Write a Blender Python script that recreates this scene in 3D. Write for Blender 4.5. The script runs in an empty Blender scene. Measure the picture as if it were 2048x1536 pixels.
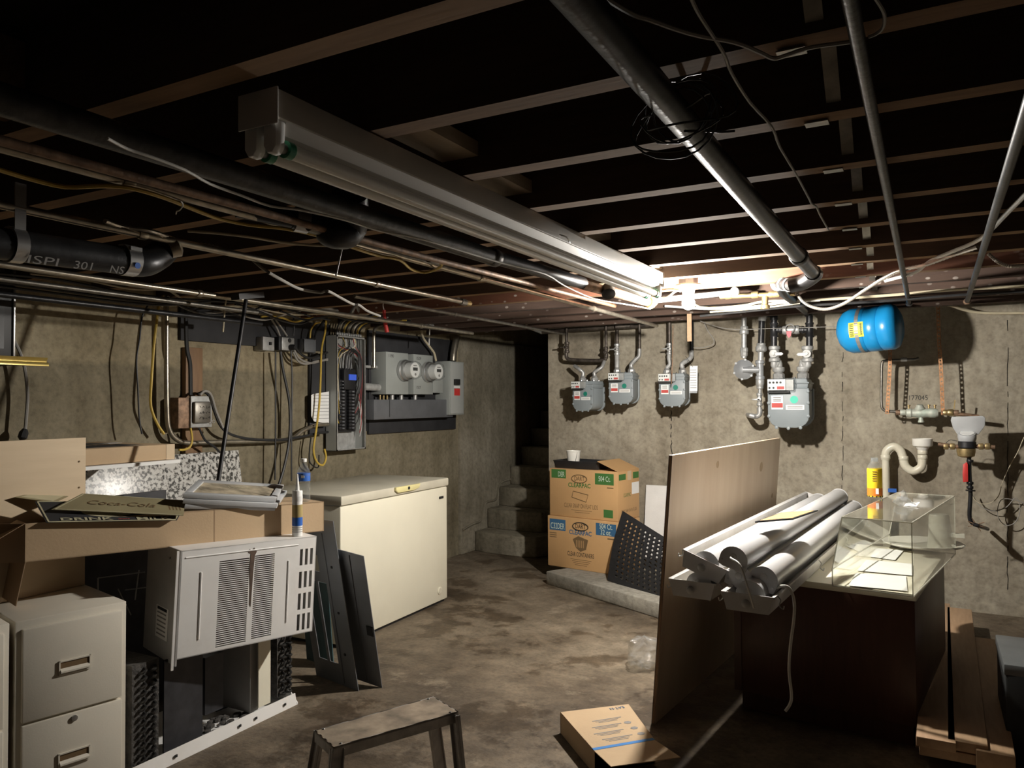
import bpy, bmesh, math, random
from mathutils import Vector as V, Matrix
random.seed(7)
sc = bpy.context.scene
COL = sc.collection

# ---------------------------------------------------------------- camera
F, CX, CY = 1533.0, 1024.0, 768.0
PSI, PIT, RHO = math.radians(28.52), math.atan(36.6/F), math.radians(.313)
CAMP = V((0, 0, 1.5))
_r0 = V((math.cos(PSI), math.sin(PSI), 0)); _f0 = V((-math.sin(PSI), math.cos(PSI), 0)); _z = V((0, 0, 1))
CF = _f0*math.cos(PIT)+_z*math.sin(PIT); _u0 = -_f0*math.sin(PIT)+_z*math.cos(PIT)
CU = _u0*math.cos(RHO)+_r0*math.sin(RHO); CR = _r0*math.cos(RHO)-_u0*math.sin(RHO)
cam = bpy.data.cameras.new('camera'); camo = bpy.data.objects.new('camera', cam); COL.objects.link(camo)
cam.sensor_width = 36; cam.lens = 36*F/2048; cam.clip_start = .02; cam.clip_end = 60
camo.matrix_world = Matrix(((CR.x, CU.x, -CF.x, CAMP.x), (CR.y, CU.y, -CF.y, CAMP.y), (CR.z, CU.z, -CF.z, CAMP.z), (0, 0, 0, 1)))
sc.camera = camo
# ---------------------------------------------------------------- world, exposure (the only lamp is the bare bulb, built below)
w = bpy.data.worlds.new('world'); sc.world = w; w.use_nodes = True
w.node_tree.nodes['Background'].inputs[0].default_value = (.8, .85, 1, 1)
w.node_tree.nodes['Background'].inputs[1].default_value = 0.0
sc.view_settings.view_transform = 'Standard'; sc.view_settings.look = 'None'
sc.view_settings.exposure = 0.0; sc.view_settings.gamma = 1; sc.view_settings.use_curve_mapping = False
BULB_STRENGTH = 5600.0

# ---------------------------------------------------------------- helpers
def P(x, y, X=None, Y=None, Z=None, d=None):
    v = CF+CR*((x-CX)/F)-CU*((y-CY)/F)
    if X is not None: t = (X-CAMP.x)/v.x
    elif Y is not None: t = (Y-CAMP.y)/v.y
    elif Z is not None: t = (Z-CAMP.z)/v.z
    else: t = d
    return CAMP+v*t

def cr(pts, k=6):
    pts = [V(p) for p in pts]
    if len(pts) < 3: return pts
    q = [pts[0]*2-pts[1]]+pts+[pts[-1]*2-pts[-2]]
    out = []
    for i in range(1, len(q)-2):
        a, b, c, d = q[i-1], q[i], q[i+1], q[i+2]
        for j in range(k):
            t = j/k
            out.append(.5*((2*b)+(c-a)*t+(2*a-5*b+4*c-d)*t*t+(3*b-a-3*c+d)*t**3))
    out.append(pts[-1])
    return out

class MB:
    def __init__(s): s.v = []; s.f = []
    def add(s, vs, fs):
        n = len(s.v); s.v += [V(p) for p in vs]; s.f += [tuple(i+n for i in f) for f in fs]; return s
    def fbox(s, O, ex, ey, ez):
        O, ex, ey, ez = V(O), V(ex), V(ey), V(ez)
        vs = [O, O+ex, O+ex+ey, O+ey, O+ez, O+ex+ez, O+ex+ey+ez, O+ey+ez]
        fs = [(3, 2, 1, 0), (4, 5, 6, 7), (0, 1, 5, 4), (1, 2, 6, 5), (2, 3, 7, 6), (3, 0, 4, 7)]
        if ex.cross(ey).dot(ez) < 0: fs = [f[::-1] for f in fs]
        return s.add(vs, fs)
    def box(s, lo, hi):
        lo, hi = V(lo), V(hi); e = hi-lo
        return s.fbox(lo, (e.x, 0, 0), (0, e.y, 0), (0, 0, e.z))
    def bar(s, a, b, w, h, up=(0, 0, 1)):
        a, b = V(a), V(b); d = (b-a); t = d.normalized(); up = V(up)
        x = t.cross(up)
        if x.length < 1e-4: x = t.cross(V((1, 0, 0)))
        x.normalize(); y = x.cross(t)
        return s.fbox(a-x*w/2-y*h/2, x*w, y*h, d)
    def tube(s, pts, r, n=8, cap=True):
        pts = [V(p) for p in pts]; m = len(pts)
        rs = r if isinstance(r, (list, tuple)) else [r]*m
        t0 = (pts[1]-pts[0]).normalized()
        x = t0.cross(V((0, 0, 1)))
        if x.length < 1e-3: x = t0.cross(V((1, 0, 0)))
        x.normalize(); vs = []; fs = []
        for i, p in enumerate(pts):
            t = (pts[min(i+1, m-1)]-pts[max(i-1, 0)])
            t = t.normalized() if t.length > 1e-9 else t0
            x = (x-t*x.dot(t)); x = x.normalized() if x.length > 1e-6 else t.orthogonal().normalized()
            y = t.cross(x)
            for k in range(n):
                a = 2*math.pi*k/n; vs.append(p+(x*math.cos(a)+y*math.sin(a))*rs[i])
        for i in range(m-1):
            for k in range(n):
                k2 = (k+1) % n; fs.append((i*n+k, i*n+k2, (i+1)*n+k2, (i+1)*n+k))
        if cap: fs.append(tuple(range(n))[::-1]); fs.append(tuple(range((m-1)*n, m*n)))
        return s.add(vs, fs)
    def lathe(s, prof, O, axis=(0, 0, 1), n=20):
        O, a = V(O), V(axis).normalized(); x = a.orthogonal().normalized(); y = a.cross(x)
        vs = []; fs = []; m = len(prof)
        for r, h in prof:
            for k in range(n):
                t = 2*math.pi*k/n; vs.append(O+a*h+(x*math.cos(t)+y*math.sin(t))*max(r, 1e-4))
        for i in range(m-1):
            for k in range(n):
                k2 = (k+1) % n; fs.append((i*n+k, i*n+k2, (i+1)*n+k2, (i+1)*n+k))
        fs.append(tuple(range(n))[::-1]); fs.append(tuple(range((m-1)*n, m*n)))
        return s.add(vs, fs)
    def prism(s, poly, O, ex, ey, ez):
        O, ex, ey, ez = V(O), V(ex), V(ey), V(ez); n = len(poly)
        a = [O+ex*p[0]+ey*p[1] for p in poly]; b = [p+ez for p in a]
        fs = [tuple(range(n))[::-1], tuple(range(n, 2*n))]+[(i, (i+1) % n, n+(i+1) % n, n+i) for i in range(n)]
        area = sum(poly[i][0]*poly[(i+1) % n][1]-poly[(i+1) % n][0]*poly[i][1] for i in range(n))
        if area*(ex.cross(ey).dot(ez)) < 0: fs = [f[::-1] for f in fs]
        return s.add(a+b, fs)
    def quad(s, a, b, c, d): return s.add([a, b, c, d], [(0, 1, 2, 3)])
    def sphere(s, O, r, n=12, sc_=(1, 1, 1)):
        m = n//2; prof = [(r*math.sin(math.pi*i/m), -r*math.cos(math.pi*i/m)) for i in range(m+1)]
        k = len(s.v); s.lathe(prof, (0, 0, 0), (0, 0, 1), n)
        for i in range(k, len(s.v)):
            p = s.v[i]; s.v[i] = V(O)+V((p.x*sc_[0], p.y*sc_[1], p.z*sc_[2]))
        return s

def rrect(w, h, r, n=4, cx=0, cy=0):
    o = []
    for sx, sy, a0 in ((1, 1, 0), (-1, 1, 90), (-1, -1, 180), (1, -1, 270)):
        for i in range(n+1):
            a = math.radians(a0+90*i/n)
            o.append((cx+sx*(w/2-r)+r*math.cos(a), cy+sy*(h/2-r)+r*math.sin(a)))
    return o

WM = {}     # world matrix of every thing
def thing(name, label, cat, loc=(0, 0, 0), rz=0, group=None, rot=None):
    o = bpy.data.objects.new(name, None); COL.objects.link(o); o.empty_display_size = .05
    m = Matrix.Translation(V(loc)) @ (rot.to_4x4() if rot else Matrix.Rotation(rz, 4, 'Z'))
    o.matrix_world = m; WM[o] = m
    tag(o, label, cat, group); return o
def tag(o, label=None, cat=None, group=None, kind=None):
    if label: o['label'] = label
    if cat: o['category'] = cat
    if group: o['group'] = group
    if kind: o['kind'] = kind
    return o
def ob(name, mb, mat, parent=None, bevel=0, seg=2, ang=38, label=None, cat=None, group=None, kind=None, local=False):
    """one mesh object; vertices are given in world space unless local"""
    me = bpy.data.meshes.new(name)
    vs = mb.v
    if parent is not None:
        m = WM[parent]
        if not local: inv = m.inverted(); vs = [inv @ v for v in vs]
    else:
        if local: m = Matrix.Identity(4)
        else:
            lo = V([min(v[i] for v in vs) for i in range(3)]); hi = V([max(v[i] for v in vs) for i in range(3)])
            c = V(((lo.x+hi.x)/2, (lo.y+hi.y)/2, lo.z)); m = Matrix.Translation(c); vs = [v-c for v in vs]
    bm = bmesh.new(); bv = [bm.verts.new(v) for v in vs]
    for f in mb.f:
        try: bm.faces.new([bv[i] for i in f])
        except ValueError: pass
    if bevel:
        bm.normal_update()
        es = [e for e in bm.edges if len(e.link_faces) == 2 and e.calc_face_angle(0) > .6]
        bmesh.ops.bevel(bm, geom=es, offset=bevel, segments=seg, affect='EDGES', profile=.5, clamp_overlap=True)
    bm.normal_update()
    for f in bm.faces: f.smooth = True
    ca = math.radians(ang)
    for e in bm.edges:
        if len(e.link_faces) != 2 or e.calc_face_angle(0) > ca: e.smooth = False
    bm.to_mesh(me); bm.free()
    me.materials.append(MT[mat])
    o = bpy.data.objects.new(name, me); COL.objects.link(o)
    if parent is not None: o.parent = parent; WM[o] = m
    else: o.matrix_world = m; WM[o] = m
    return tag(o, label, cat, group, kind)
def put(o, parent, loc=(0, 0, 0), rot=None, scale=1):
    """copy of a mesh object under a parent, in the parent's space"""
    c = o.copy(); COL.objects.link(c); c.parent = parent
    c.matrix_local = Matrix.Translation(V(loc)) @ (rot.to_4x4() if rot else Matrix.Identity(4)) @ Matrix.Scale(scale, 4)
    WM[c] = WM[parent] @ c.matrix_local
    return c
def copy_tree(o, parent=None):
    c = o.copy(); COL.objects.link(c); c.parent = parent
    for ch in list(o.children): copy_tree(ch, c)
    return c
def place(o, loc, rot=None, scale=1):
    m = Matrix.Translation(V(loc)) @ (rot.to_4x4() if rot else Matrix.Identity(4)) @ Matrix.Scale(scale, 4)
    o.matrix_world = m; WM[o] = m; return o
def Rz(a): return Matrix.Rotation(math.radians(a), 3, 'Z')
def Rx(a): return Matrix.Rotation(math.radians(a), 3, 'X')
def Ry(a): return Matrix.Rotation(math.radians(a), 3, 'Y')
def axes(x, y, z):
    return Matrix(((x[0], y[0], z[0]), (x[1], y[1], z[1]), (x[2], y[2], z[2])))

_fc = {}
def text(s, O, ex, ey, h, mat, parent, name='lettering', width=None, align='CENTER', thick=.0006, shear=0, bold=0):
    """flat lettering of cap height h centred at O, running along ex with up ey"""
    cu = bpy.data.curves.new(name, 'FONT'); cu.body = s; cu.align_x = align; cu.align_y = 'CENTER'; cu.size = 1; cu.shear = shear
    cu.offset = bold; cu.resolution_u = 3
    t = bpy.data.objects.new(name, cu); COL.objects.link(t)
    bpy.context.view_layer.update()
    me = bpy.data.meshes.new_from_object(t.evaluated_get(bpy.context.evaluated_depsgraph_get()))
    bpy.data.objects.remove(t); bpy.data.curves.remove(cu)
    xs = [v.co.x for v in me.vertices]
    if not xs: return None
    k = h/.69; kx = width/(max(xs)-min(xs)) if width else k
    ex, ey = V(ex).normalized(), V(ey).normalized(); n = ex.cross(ey).normalized()
    mb = MB(); mb.v = [V(O)+ex*v.co.x*kx+ey*v.co.y*k+n*thick for v in me.vertices]
    mb.f = [tuple(p.vertices) for p in me.polygons]
    bpy.data.meshes.remove(me)
    return ob(name, mb, mat, parent)

# ---------------------------------------------------------------- materials
MT = {}
def N(nt, typ, **kw):
    n = nt.nodes.new(typ)
    for k, v in kw.items():
        if k.startswith('i_'): n.inputs[k[2:].replace('_', ' ')].default_value = v
        else: setattr(n, k, v)
    return n
def base(name):
    m = bpy.data.materials.new(name); m.use_nodes = True; nt = m.node_tree; MT[name] = m
    return m, nt, nt.nodes['Principled BSDF']
def ramp(nt, fac, stops):
    r = nt.nodes.new('ShaderNodeValToRGB'); nt.links.new(fac, r.inputs[0]); e = r.color_ramp.elements
    while len(e) < len(stops): e.new(.5)
    for el, (p, c) in zip(e, stops): el.position = p; el.color = (c[0], c[1], c[2], 1)
    return r.outputs[0]
def coords(nt, scale=(1, 1, 1), loc=(0, 0, 0)):
    t = nt.nodes.new('ShaderNodeTexCoord'); mp = nt.nodes.new('ShaderNodeMapping')
    mp.inputs['Scale'].default_value = scale; mp.inputs['Location'].default_value = loc
    nt.links.new(t.outputs['Object'], mp.inputs[0]); return mp.outputs[0]
def noise(nt, vec, scale, detail=4, rough=.55):
    n = nt.nodes.new('ShaderNodeTexNoise'); n.inputs['Scale'].default_value = scale; n.inputs['Detail'].default_value = detail
    n.inputs['Roughness'].default_value = rough; nt.links.new(vec, n.inputs['Vector']); return n.outputs['Fac']
def mix(nt, fac, a, b, mode='MIX'):
    n = nt.nodes.new('ShaderNodeMix'); n.data_type = 'RGBA'; n.blend_type = mode
    for sock, v in ((n.inputs[0], fac), (n.inputs[6], a), (n.inputs[7], b)):
        if hasattr(v, 'is_linked'): nt.links.new(v, sock)
        elif isinstance(v, (int, float)): sock.default_value = v
        else: sock.default_value = (v[0], v[1], v[2], 1)
    return n.outputs[2]
def bump(nt, b, h, strength, dist=.01):
    n = nt.nodes.new('ShaderNodeBump'); n.inputs['Strength'].default_value = strength; n.inputs['Distance'].default_value = dist
    nt.links.new(h, n.inputs['Height']); nt.links.new(n.outputs[0], b.inputs['Normal'])
def plain(name, col, rough=.55, metal=0, var=.18, scale=9, bmp=0, bscale=40, dirt=None, dirt_amt=.5, stretch=(1, 1, 1), spec=None, emit=None):
    m, nt, b = base(name)
    v = coords(nt, stretch); n = noise(nt, v, scale)
    c = ramp(nt, n, [(.3, [x*(1-var) for x in col]), (.7, [min(1, x*(1+var)) for x in col])])
    if dirt:
        n2 = noise(nt, v, scale*.37, 6, .7)
        f = ramp(nt, n2, [(.5, (0, 0, 0)), (.72, (dirt_amt,)*3)])
        c = mix(nt, f, c, dirt)
    nt.links.new(c, b.inputs['Base Color']); b.inputs['Roughness'].default_value = rough; b.inputs['Metallic'].default_value = metal
    if spec is not None: b.inputs['Specular IOR Level'].default_value = spec
    if bmp: bump(nt, b, noise(nt, v, bscale), bmp)
    if emit: b.inputs['Emission Color'].default_value = (*emit[0], 1); b.inputs['Emission Strength'].default_value = emit[1]
    return m
def wood(name, c1, c2, axis='X', scale=6, rough=.65, rings=26, bmp=.15, speck=None):
    m, nt, b = base(name)
    st = {'X': (.12, 1, 1), 'Y': (1, .12, 1), 'Z': (1, 1, .12)}[axis]
    v = coords(nt, st); n = noise(nt, v, scale, 5)
    n2 = noise(nt, v, rings*2.2, 3)
    mx = nt.nodes.new('ShaderNodeMath'); mx.operation = 'MULTIPLY_ADD'; nt.links.new(n, mx.inputs[0]); mx.inputs[1].default_value = .6
    m3 = nt.nodes.new('ShaderNodeMath'); m3.operation = 'MULTIPLY'; nt.links.new(n2, m3.inputs[0]); m3.inputs[1].default_value = .4
    nt.links.new(m3.outputs[0], mx.inputs[2])
    c = ramp(nt, mx.outputs[0], [(.32, c2), (.5, [(x+y)/2 for x, y in zip(c1, c2)]), (.68, c1)])
    if speck:
        vo = nt.nodes.new('ShaderNodeTexVoronoi'); vo.inputs['Scale'].default_value = 26
        nt.links.new(coords(nt, (.6, 1, 1)), vo.inputs['Vector'])
        g = noise(nt, coords(nt), 3, 4)
        s1 = ramp(nt, vo.outputs['Distance'], [(.16, (1, 1, 1)), (.24, (0, 0, 0))])
        s2 = ramp(nt, g, [(.45, (0, 0, 0)), (.6, (1, 1, 1))])
        c = mix(nt, mix(nt, 1.0, s1, s2, 'MULTIPLY'), c, speck)
    nt.links.new(c, b.inputs['Base Color']); b.inputs['Roughness'].default_value = rough
    bump(nt, b, mx.outputs[0], bmp, .004)
    return m
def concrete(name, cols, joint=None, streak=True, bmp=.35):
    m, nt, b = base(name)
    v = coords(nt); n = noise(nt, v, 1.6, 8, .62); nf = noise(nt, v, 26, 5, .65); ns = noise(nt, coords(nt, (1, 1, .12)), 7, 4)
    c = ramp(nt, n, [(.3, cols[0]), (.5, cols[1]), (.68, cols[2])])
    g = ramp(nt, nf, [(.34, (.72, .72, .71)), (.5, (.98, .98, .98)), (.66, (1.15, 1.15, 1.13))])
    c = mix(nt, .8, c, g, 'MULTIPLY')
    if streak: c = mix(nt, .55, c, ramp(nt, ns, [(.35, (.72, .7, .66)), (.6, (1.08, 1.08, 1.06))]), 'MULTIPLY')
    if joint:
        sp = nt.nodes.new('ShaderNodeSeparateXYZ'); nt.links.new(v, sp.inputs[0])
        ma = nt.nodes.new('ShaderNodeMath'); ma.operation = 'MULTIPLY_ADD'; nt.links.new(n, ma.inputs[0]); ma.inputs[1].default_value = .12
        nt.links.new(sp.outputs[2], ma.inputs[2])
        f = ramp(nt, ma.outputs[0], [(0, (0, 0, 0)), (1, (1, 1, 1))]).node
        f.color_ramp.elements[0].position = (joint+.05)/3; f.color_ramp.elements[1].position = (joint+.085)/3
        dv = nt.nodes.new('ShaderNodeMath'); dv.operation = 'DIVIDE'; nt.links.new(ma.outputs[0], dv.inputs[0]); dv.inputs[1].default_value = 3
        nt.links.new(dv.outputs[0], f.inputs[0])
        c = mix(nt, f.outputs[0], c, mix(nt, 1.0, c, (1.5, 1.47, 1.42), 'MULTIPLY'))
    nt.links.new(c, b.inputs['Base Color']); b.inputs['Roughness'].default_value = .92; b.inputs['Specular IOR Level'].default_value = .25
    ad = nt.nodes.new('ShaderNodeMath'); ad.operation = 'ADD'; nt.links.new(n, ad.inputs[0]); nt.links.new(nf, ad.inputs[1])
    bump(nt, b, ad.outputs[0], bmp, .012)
    return m
def clear(name, tint=(.96, .97, .97), rough=.05, ior=1.45, body=0.0, bcol=(.8, .8, .8), nz=0):
    m = bpy.data.materials.new(name); m.use_nodes = True; nt = m.node_tree; MT[name] = m; nt.nodes.clear()
    out = nt.nodes.new('ShaderNodeOutputMaterial'); tr = nt.nodes.new('ShaderNodeBsdfTransparent'); gl = nt.nodes.new('ShaderNodeBsdfGlossy')
    fr = nt.nodes.new('ShaderNodeFresnel'); ge = nt.nodes.new('ShaderNodeNewGeometry'); ml = nt.nodes.new('ShaderNodeMath'); ml.operation = 'MULTIPLY_ADD'
    nt.links.new(ge.outputs['Backfacing'], ml.inputs[0]); ml.inputs[1].default_value = 1/ior-ior; ml.inputs[2].default_value = ior; nt.links.new(ml.outputs[0], fr.inputs[0]); mx = nt.nodes.new('ShaderNodeMixShader')
    tr.inputs[0].default_value = (*tint, 1); gl.inputs[0].default_value = (1, 1, 1, 1); gl.inputs['Roughness'].default_value = rough
    src = tr.outputs[0]
    if body:
        df = nt.nodes.new('ShaderNodeBsdfDiffuse'); df.inputs[0].default_value = (*bcol, 1); m2 = nt.nodes.new('ShaderNodeMixShader')
        m2.inputs[0].default_value = body; nt.links.new(tr.outputs[0], m2.inputs[1]); nt.links.new(df.outputs[0], m2.inputs[2]); src = m2.outputs[0]
    nt.links.new(fr.outputs[0], mx.inputs[0]); nt.links.new(src, mx.inputs[1]); nt.links.new(gl.outputs[0], mx.inputs[2]); nt.links.new(mx.outputs[0], out.inputs[0])
    if nz:
        n = noise(nt, coords(nt), nz); bp = nt.nodes.new('ShaderNodeBump'); bp.inputs['Strength'].default_value = .6; bp.inputs['Distance'].default_value = .02
        nt.links.new(n, bp.inputs['Height']); nt.links.new(bp.outputs[0], gl.inputs['Normal']); nt.links.new(bp.outputs[0], fr.inputs['Normal'])
    return m

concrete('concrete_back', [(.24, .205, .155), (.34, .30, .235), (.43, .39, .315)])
plain('unseen_wall_dark', (.07, .06, .05), .9, var=.25, scale=3)  # unseen walls, made dark to cut bounce and deepen the room's shadows
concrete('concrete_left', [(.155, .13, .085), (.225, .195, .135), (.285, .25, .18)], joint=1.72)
concrete('concrete_stair', [(.15, .135, .10), (.24, .215, .165), (.33, .30, .24)])
concrete('concrete_plinth', [(.2, .185, .155), (.3, .28, .24), (.36, .34, .29)], streak=False)
def floor_mat():
    m, nt, b = base('concrete_floor')
    v = coords(nt); n1 = noise(nt, v, .9, 9, .62); n2 = noise(nt, v, 2.6, 8, .7); n3 = noise(nt, v, 45, 4)
    n4 = noise(nt, v, 7, 8, .72)
    c = ramp(nt, n1, [(.34, (.07, .052, .035)), (.46, (.125, .095, .064)), (.55, (.17, .134, .093)), (.66, (.235, .19, .135))])
    c = mix(nt, .5, c, ramp(nt, n4, [(.36, (.52, .5, .47)), (.5, (.95, .95, .95)), (.64, (1.35, 1.33, 1.3))]), 'MULTIPLY')
    c = mix(nt, ramp(nt, n2, [(.42, (.9, .9, .9)), (.47, (0, 0, 0))]), c, mix(nt, 1.0, c, (.5, .45, .4), 'MULTIPLY'))
    c = mix(nt, ramp(nt, n2, [(.6, (0, 0, 0)), (.68, (.55, .55, .55))]), c, (.29, .24, .175))
    c = mix(nt, .6, c, ramp(nt, n3, [(.3, (.65, .65, .65)), (.6, (1.1, 1.1, 1.1))]), 'MULTIPLY')
    nt.links.new(c, b.inputs['Base Color'])
    nt.links.new(ramp(nt, n2, [(.4, (.55, .55, .55)), (.6, (.9, .9, .9))]), b.inputs['Roughness'])
    ad = nt.nodes.new('ShaderNodeMath'); ad.operation = 'ADD'; nt.links.new(n2, ad.inputs[0]); nt.links.new(n3, ad.inputs[1])
    bump(nt, b, ad.outputs[0], .4, .01)
floor_mat()
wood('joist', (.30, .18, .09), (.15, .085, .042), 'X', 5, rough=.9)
wood('joist_side_shade', (.11, .068, .042), (.06, .038, .026), 'X', 5, rough=.9)
wood('joist_dark', (.085, .05, .035), (.05, .03, .022), 'X', 5, rough=.9, speck=(.3, .26, .23))
wood('joist_red', (.26, .105, .06), (.14, .06, .038), 'X', 5, speck=(.6, .55, .5))
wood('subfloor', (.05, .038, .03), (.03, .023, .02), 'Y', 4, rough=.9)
wood('pale_board', (.55, .45, .33), (.40, .31, .21), 'Y', 4)
wood('plywood', (.76, .62, .46), (.64, .49, .34), 'Z', 3.2, rings=5, bmp=.03)
wood('plywood_pale', (.66, .52, .35), (.55, .42, .27), 'Y', 3, rings=12, bmp=.05)
wood('ply_edge', (.20, .13, .08), (.09, .055, .035), 'Z', 18)
wood('lumber', (.50, .33, .20), (.34, .21, .12), 'Y', 6)
wood('brown_board', (.27, .16, .08), (.17, .095, .05), 'Z', 6)
wood('walnut', (.105, .042, .026), (.06, .024, .016), 'Z', 5, rough=.4, bmp=.04)
plain('cardboard', (.50, .36, .22), .8, var=.08, scale=3, bmp=.06, bscale=90)
plain('cardboard_orange', (.56, .335, .15), .75, var=.06, scale=3, bmp=.05, bscale=90)
plain('cardboard_dark', (.33, .22, .13), .85, var=.08, scale=3)
plain('cream_enamel', (.80, .76, .62), .4, var=.04, scale=2, dirt=(.55, .5, .38), dirt_amt=.25)
plain('cream_top', (.62, .58, .47), .5, var=.12, scale=3, dirt=(.4, .35, .26), dirt_amt=.6)
plain('yellow_plastic', (.80, .72, .36), .4, var=.05)
plain('cabinet_beige', (.68, .635, .54), .5, var=.05, scale=3, bmp=.03, bscale=160)
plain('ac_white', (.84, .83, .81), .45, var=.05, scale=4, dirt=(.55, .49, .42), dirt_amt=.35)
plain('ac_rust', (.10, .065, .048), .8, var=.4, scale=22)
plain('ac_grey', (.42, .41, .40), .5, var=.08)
plain('dark_steel', (.045, .045, .05), .45, .3, var=.3, scale=14)
plain('sooty', (.06, .055, .05), .7, var=.5, scale=40, bmp=.8, bscale=60)
plain('black_plastic', (.018, .018, .02), .45, var=.2)
plain('black_paint', (.028, .028, .031), .75, var=.3, scale=6)
plain('black_iron', (.030, .030, .032), .38, .5, var=.35, scale=12, bmp=.1)
plain('grey_pipe', (.060, .058, .056), .4, .55, var=.4, scale=20, bmp=.15, bscale=70)
plain('galvanised', (.44, .44, .43), .45, .5, var=.22, scale=30, bmp=.08)
plain('galv_paint', (.40, .40, .39), .55, .25, var=.2, scale=25)
plain('conduit', (.42, .38, .31), .32, .85, var=.25, scale=22)
plain('conduit_dark', (.20, .185, .16), .4, .7, var=.3, scale=22)
plain('rusty_pipe', (.24, .15, .095), .6, .4, var=.5, scale=30, bmp=.2)
plain('old_iron', (.085, .07, .058), .5, .5, var=.5, scale=30, bmp=.15)
plain('copper_rust', (.46, .24, .12), .6, .4, var=.45, scale=40)
plain('brass', (.50, .38, .19), .4, .8, var=.25, scale=25)
plain('bronze_green', (.52, .54, .47), .6, .3, var=.2, scale=25, dirt=(.35, .55, .45), dirt_amt=.5)
plain('meter_grey', (.24, .27, .285), .45, var=.06, scale=6)
plain('regulator_grey', (.30, .31, .32), .4, .2, var=.08)
plain('panel_grey', (.42, .435, .42), .45, var=.06, scale=4)
plain('panel_cover', (.17, .18, .195), .4, .1, var=.12, scale=5)
plain('socket_grey', (.34, .36, .345), .5, var=.06, scale=5)
plain('gutter_grey', (.13, .135, .145), .5, var=.12)
plain('steel_bright', (.55, .55, .55), .3, .9, var=.15)
plain('fixture_white', (.60, .58, .545), .38, var=.05, scale=4, dirt=(.5, .45, .38), dirt_amt=.4)
plain('tray_white', (.58, .58, .585), .32, var=.03, scale=4)
plain('pan_grey', (.60, .585, .57), .5, var=.1, scale=6, dirt=(.25, .22, .19), dirt_amt=.5)
plain('pan_inner', (.62, .59, .50), .45, var=.08)
plain('tube_white', (.72, .69, .63), .25, var=.03)
plain('green_ring', (.02, .22, .10), .35, var=.1)
plain('white', (.82, .82, .80), .5, var=.03)
plain('paper', (.80, .80, .79), .8, var=.04)
plain('grey_white', (.48, .49, .50), .55, var=.05)
plain('porcelain', (.86, .84, .78), .25, var=.02)
plain('pvc', (.72, .68, .55), .35, var=.06, dirt=(.55, .42, .25), dirt_amt=.35)
plain('white_pvc', (.82, .80, .74), .35, var=.04)
plain('blue_tank', (.012, .25, .56), .3, var=.05)
plain('strap_grey', (.30, .29, .28), .5, .5, var=.1)
plain('label_yellow', (.85, .78, .05), .5, var=.04)
plain('red', (.62, .05, .045), .45, var=.12)
plain('red_ink', (.50, .06, .05), .6, var=.1)
plain('green_sticker', (.01, .20, .14), .5, var=.1)
plain('green_bright', (.03, .52, .36), .5, var=.1)
plain('ink_black', (.015, .015, .015), .7, var=.1)
plain('ink_brown', (.16, .10, .045), .8, var=.1)
plain('ink_green', (.05, .16, .035), .8, var=.08)
plain('ink_blue', (.035, .12, .24), .8, var=.08)
plain('ink_pale', (.62, .72, .60), .8, var=.05)
plain('ink_grey', (.25, .24, .23), .8, var=.1)
plain('lcd', (.012, .014, .012), .6, var=.1)
plain('lcd_blue', (.05, .12, .62), .3, var=.1, emit=((.06, .12, .7), .25))
plain('rubber', (.014, .014, .016), .6, var=.25, scale=30)
plain('cable_black', (.02, .02, .021), .5, var=.2)
plain('cable_grey', (.30, .285, .26), .55, var=.12)
plain('cable_white', (.66, .65, .61), .5, var=.08)
plain('cable_cream', (.55, .48, .34), .55, var=.1)
plain('cable_yellow', (.58, .40, .07), .5, var=.12)
plain('cable_red', (.36, .05, .05), .5, var=.1)
plain('bx', (.50, .47, .42), .35, .8, var=.2)
plain('gold', (.52, .40, .13), .3, .8, var=.12)
plain('cork', (.70, .38, .14), .8, var=.12, scale=40)
plain('sign_olive', (.30, .26, .15), .5, var=.15, scale=5)
plain('sign_pale', (.52, .48, .32), .5, var=.08)
plain('stool_top', (.27, .215, .155), .85, var=.55, scale=11, dirt=(.34, .28, .2), dirt_amt=.7)
plain('stool_metal', (.5, .48, .46), .45, .5, var=.25, scale=18)
plain('juice', (.80, .33, .01), .25, var=.05)
plain('bottle_yellow', (.85, .58, .02), .4, var=.05)
plain('orange_print', (.75, .20, .02), .5, var=.2)
plain('label_blue', (.03, .13, .50), .4, var=.06)
plain('label_gold', (.42, .33, .14), .4, var=.08)
plain('enamel_dish', (.62, .60, .53), .3, var=.06)
plain('foam', (.80, .79, .77), .9, var=.04, bmp=.1, bscale=120)
plain('blue_tape', (.04, .20, .52), .5, var=.05)
plain('teal_liner', (.05, .10, .11), .4, var=.3)
plain('crack', (.03, .025, .02), .95, var=.2)
plain('photo_art', (.42, .36, .26), .5, var=.6, scale=14)
plain('tape', (.62, .48, .32), .3, var=.05)
plain('pink', (.75, .10, .13), .5, var=.1)
clear('acrylic', (.95, .955, .94), .04, 1.35, .03, (.8, .8, .75))
clear('acrylic_edge', (.9, .9, .85), .1, 1.5, .55, (.85, .83, .74))
clear('clear_plastic', (.94, .95, .95), .08, 1.5, .10, (.85, .85, .85), 25)
clear('pet', (.93, .95, .96), .05, 1.55, .06, (.8, .85, .9), 40)
clear('glass', (.95, .96, .96), .03, 1.5, .04)
def speckle():
    m, nt, b = base('speckled_laminate')
    n = noise(nt, coords(nt), 46, 3, .6); c = ramp(nt, n, [(.42, (.05, .05, .045)), (.47, (.30, .29, .27)), (.53, (.58, .57, .54))])
    nt.links.new(c, b.inputs['Base Color']); b.inputs['Roughness'].default_value = .3
speckle()
def glow():
    m, nt, b = base('bulb_glow'); b.inputs['Base Color'].default_value = (1, 1, 1, 1)
    b.inputs['Emission Color'].default_value = (1, .95, .87, 1); b.inputs['Emission Strength'].default_value = BULB_STRENGTH
glow()
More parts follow.
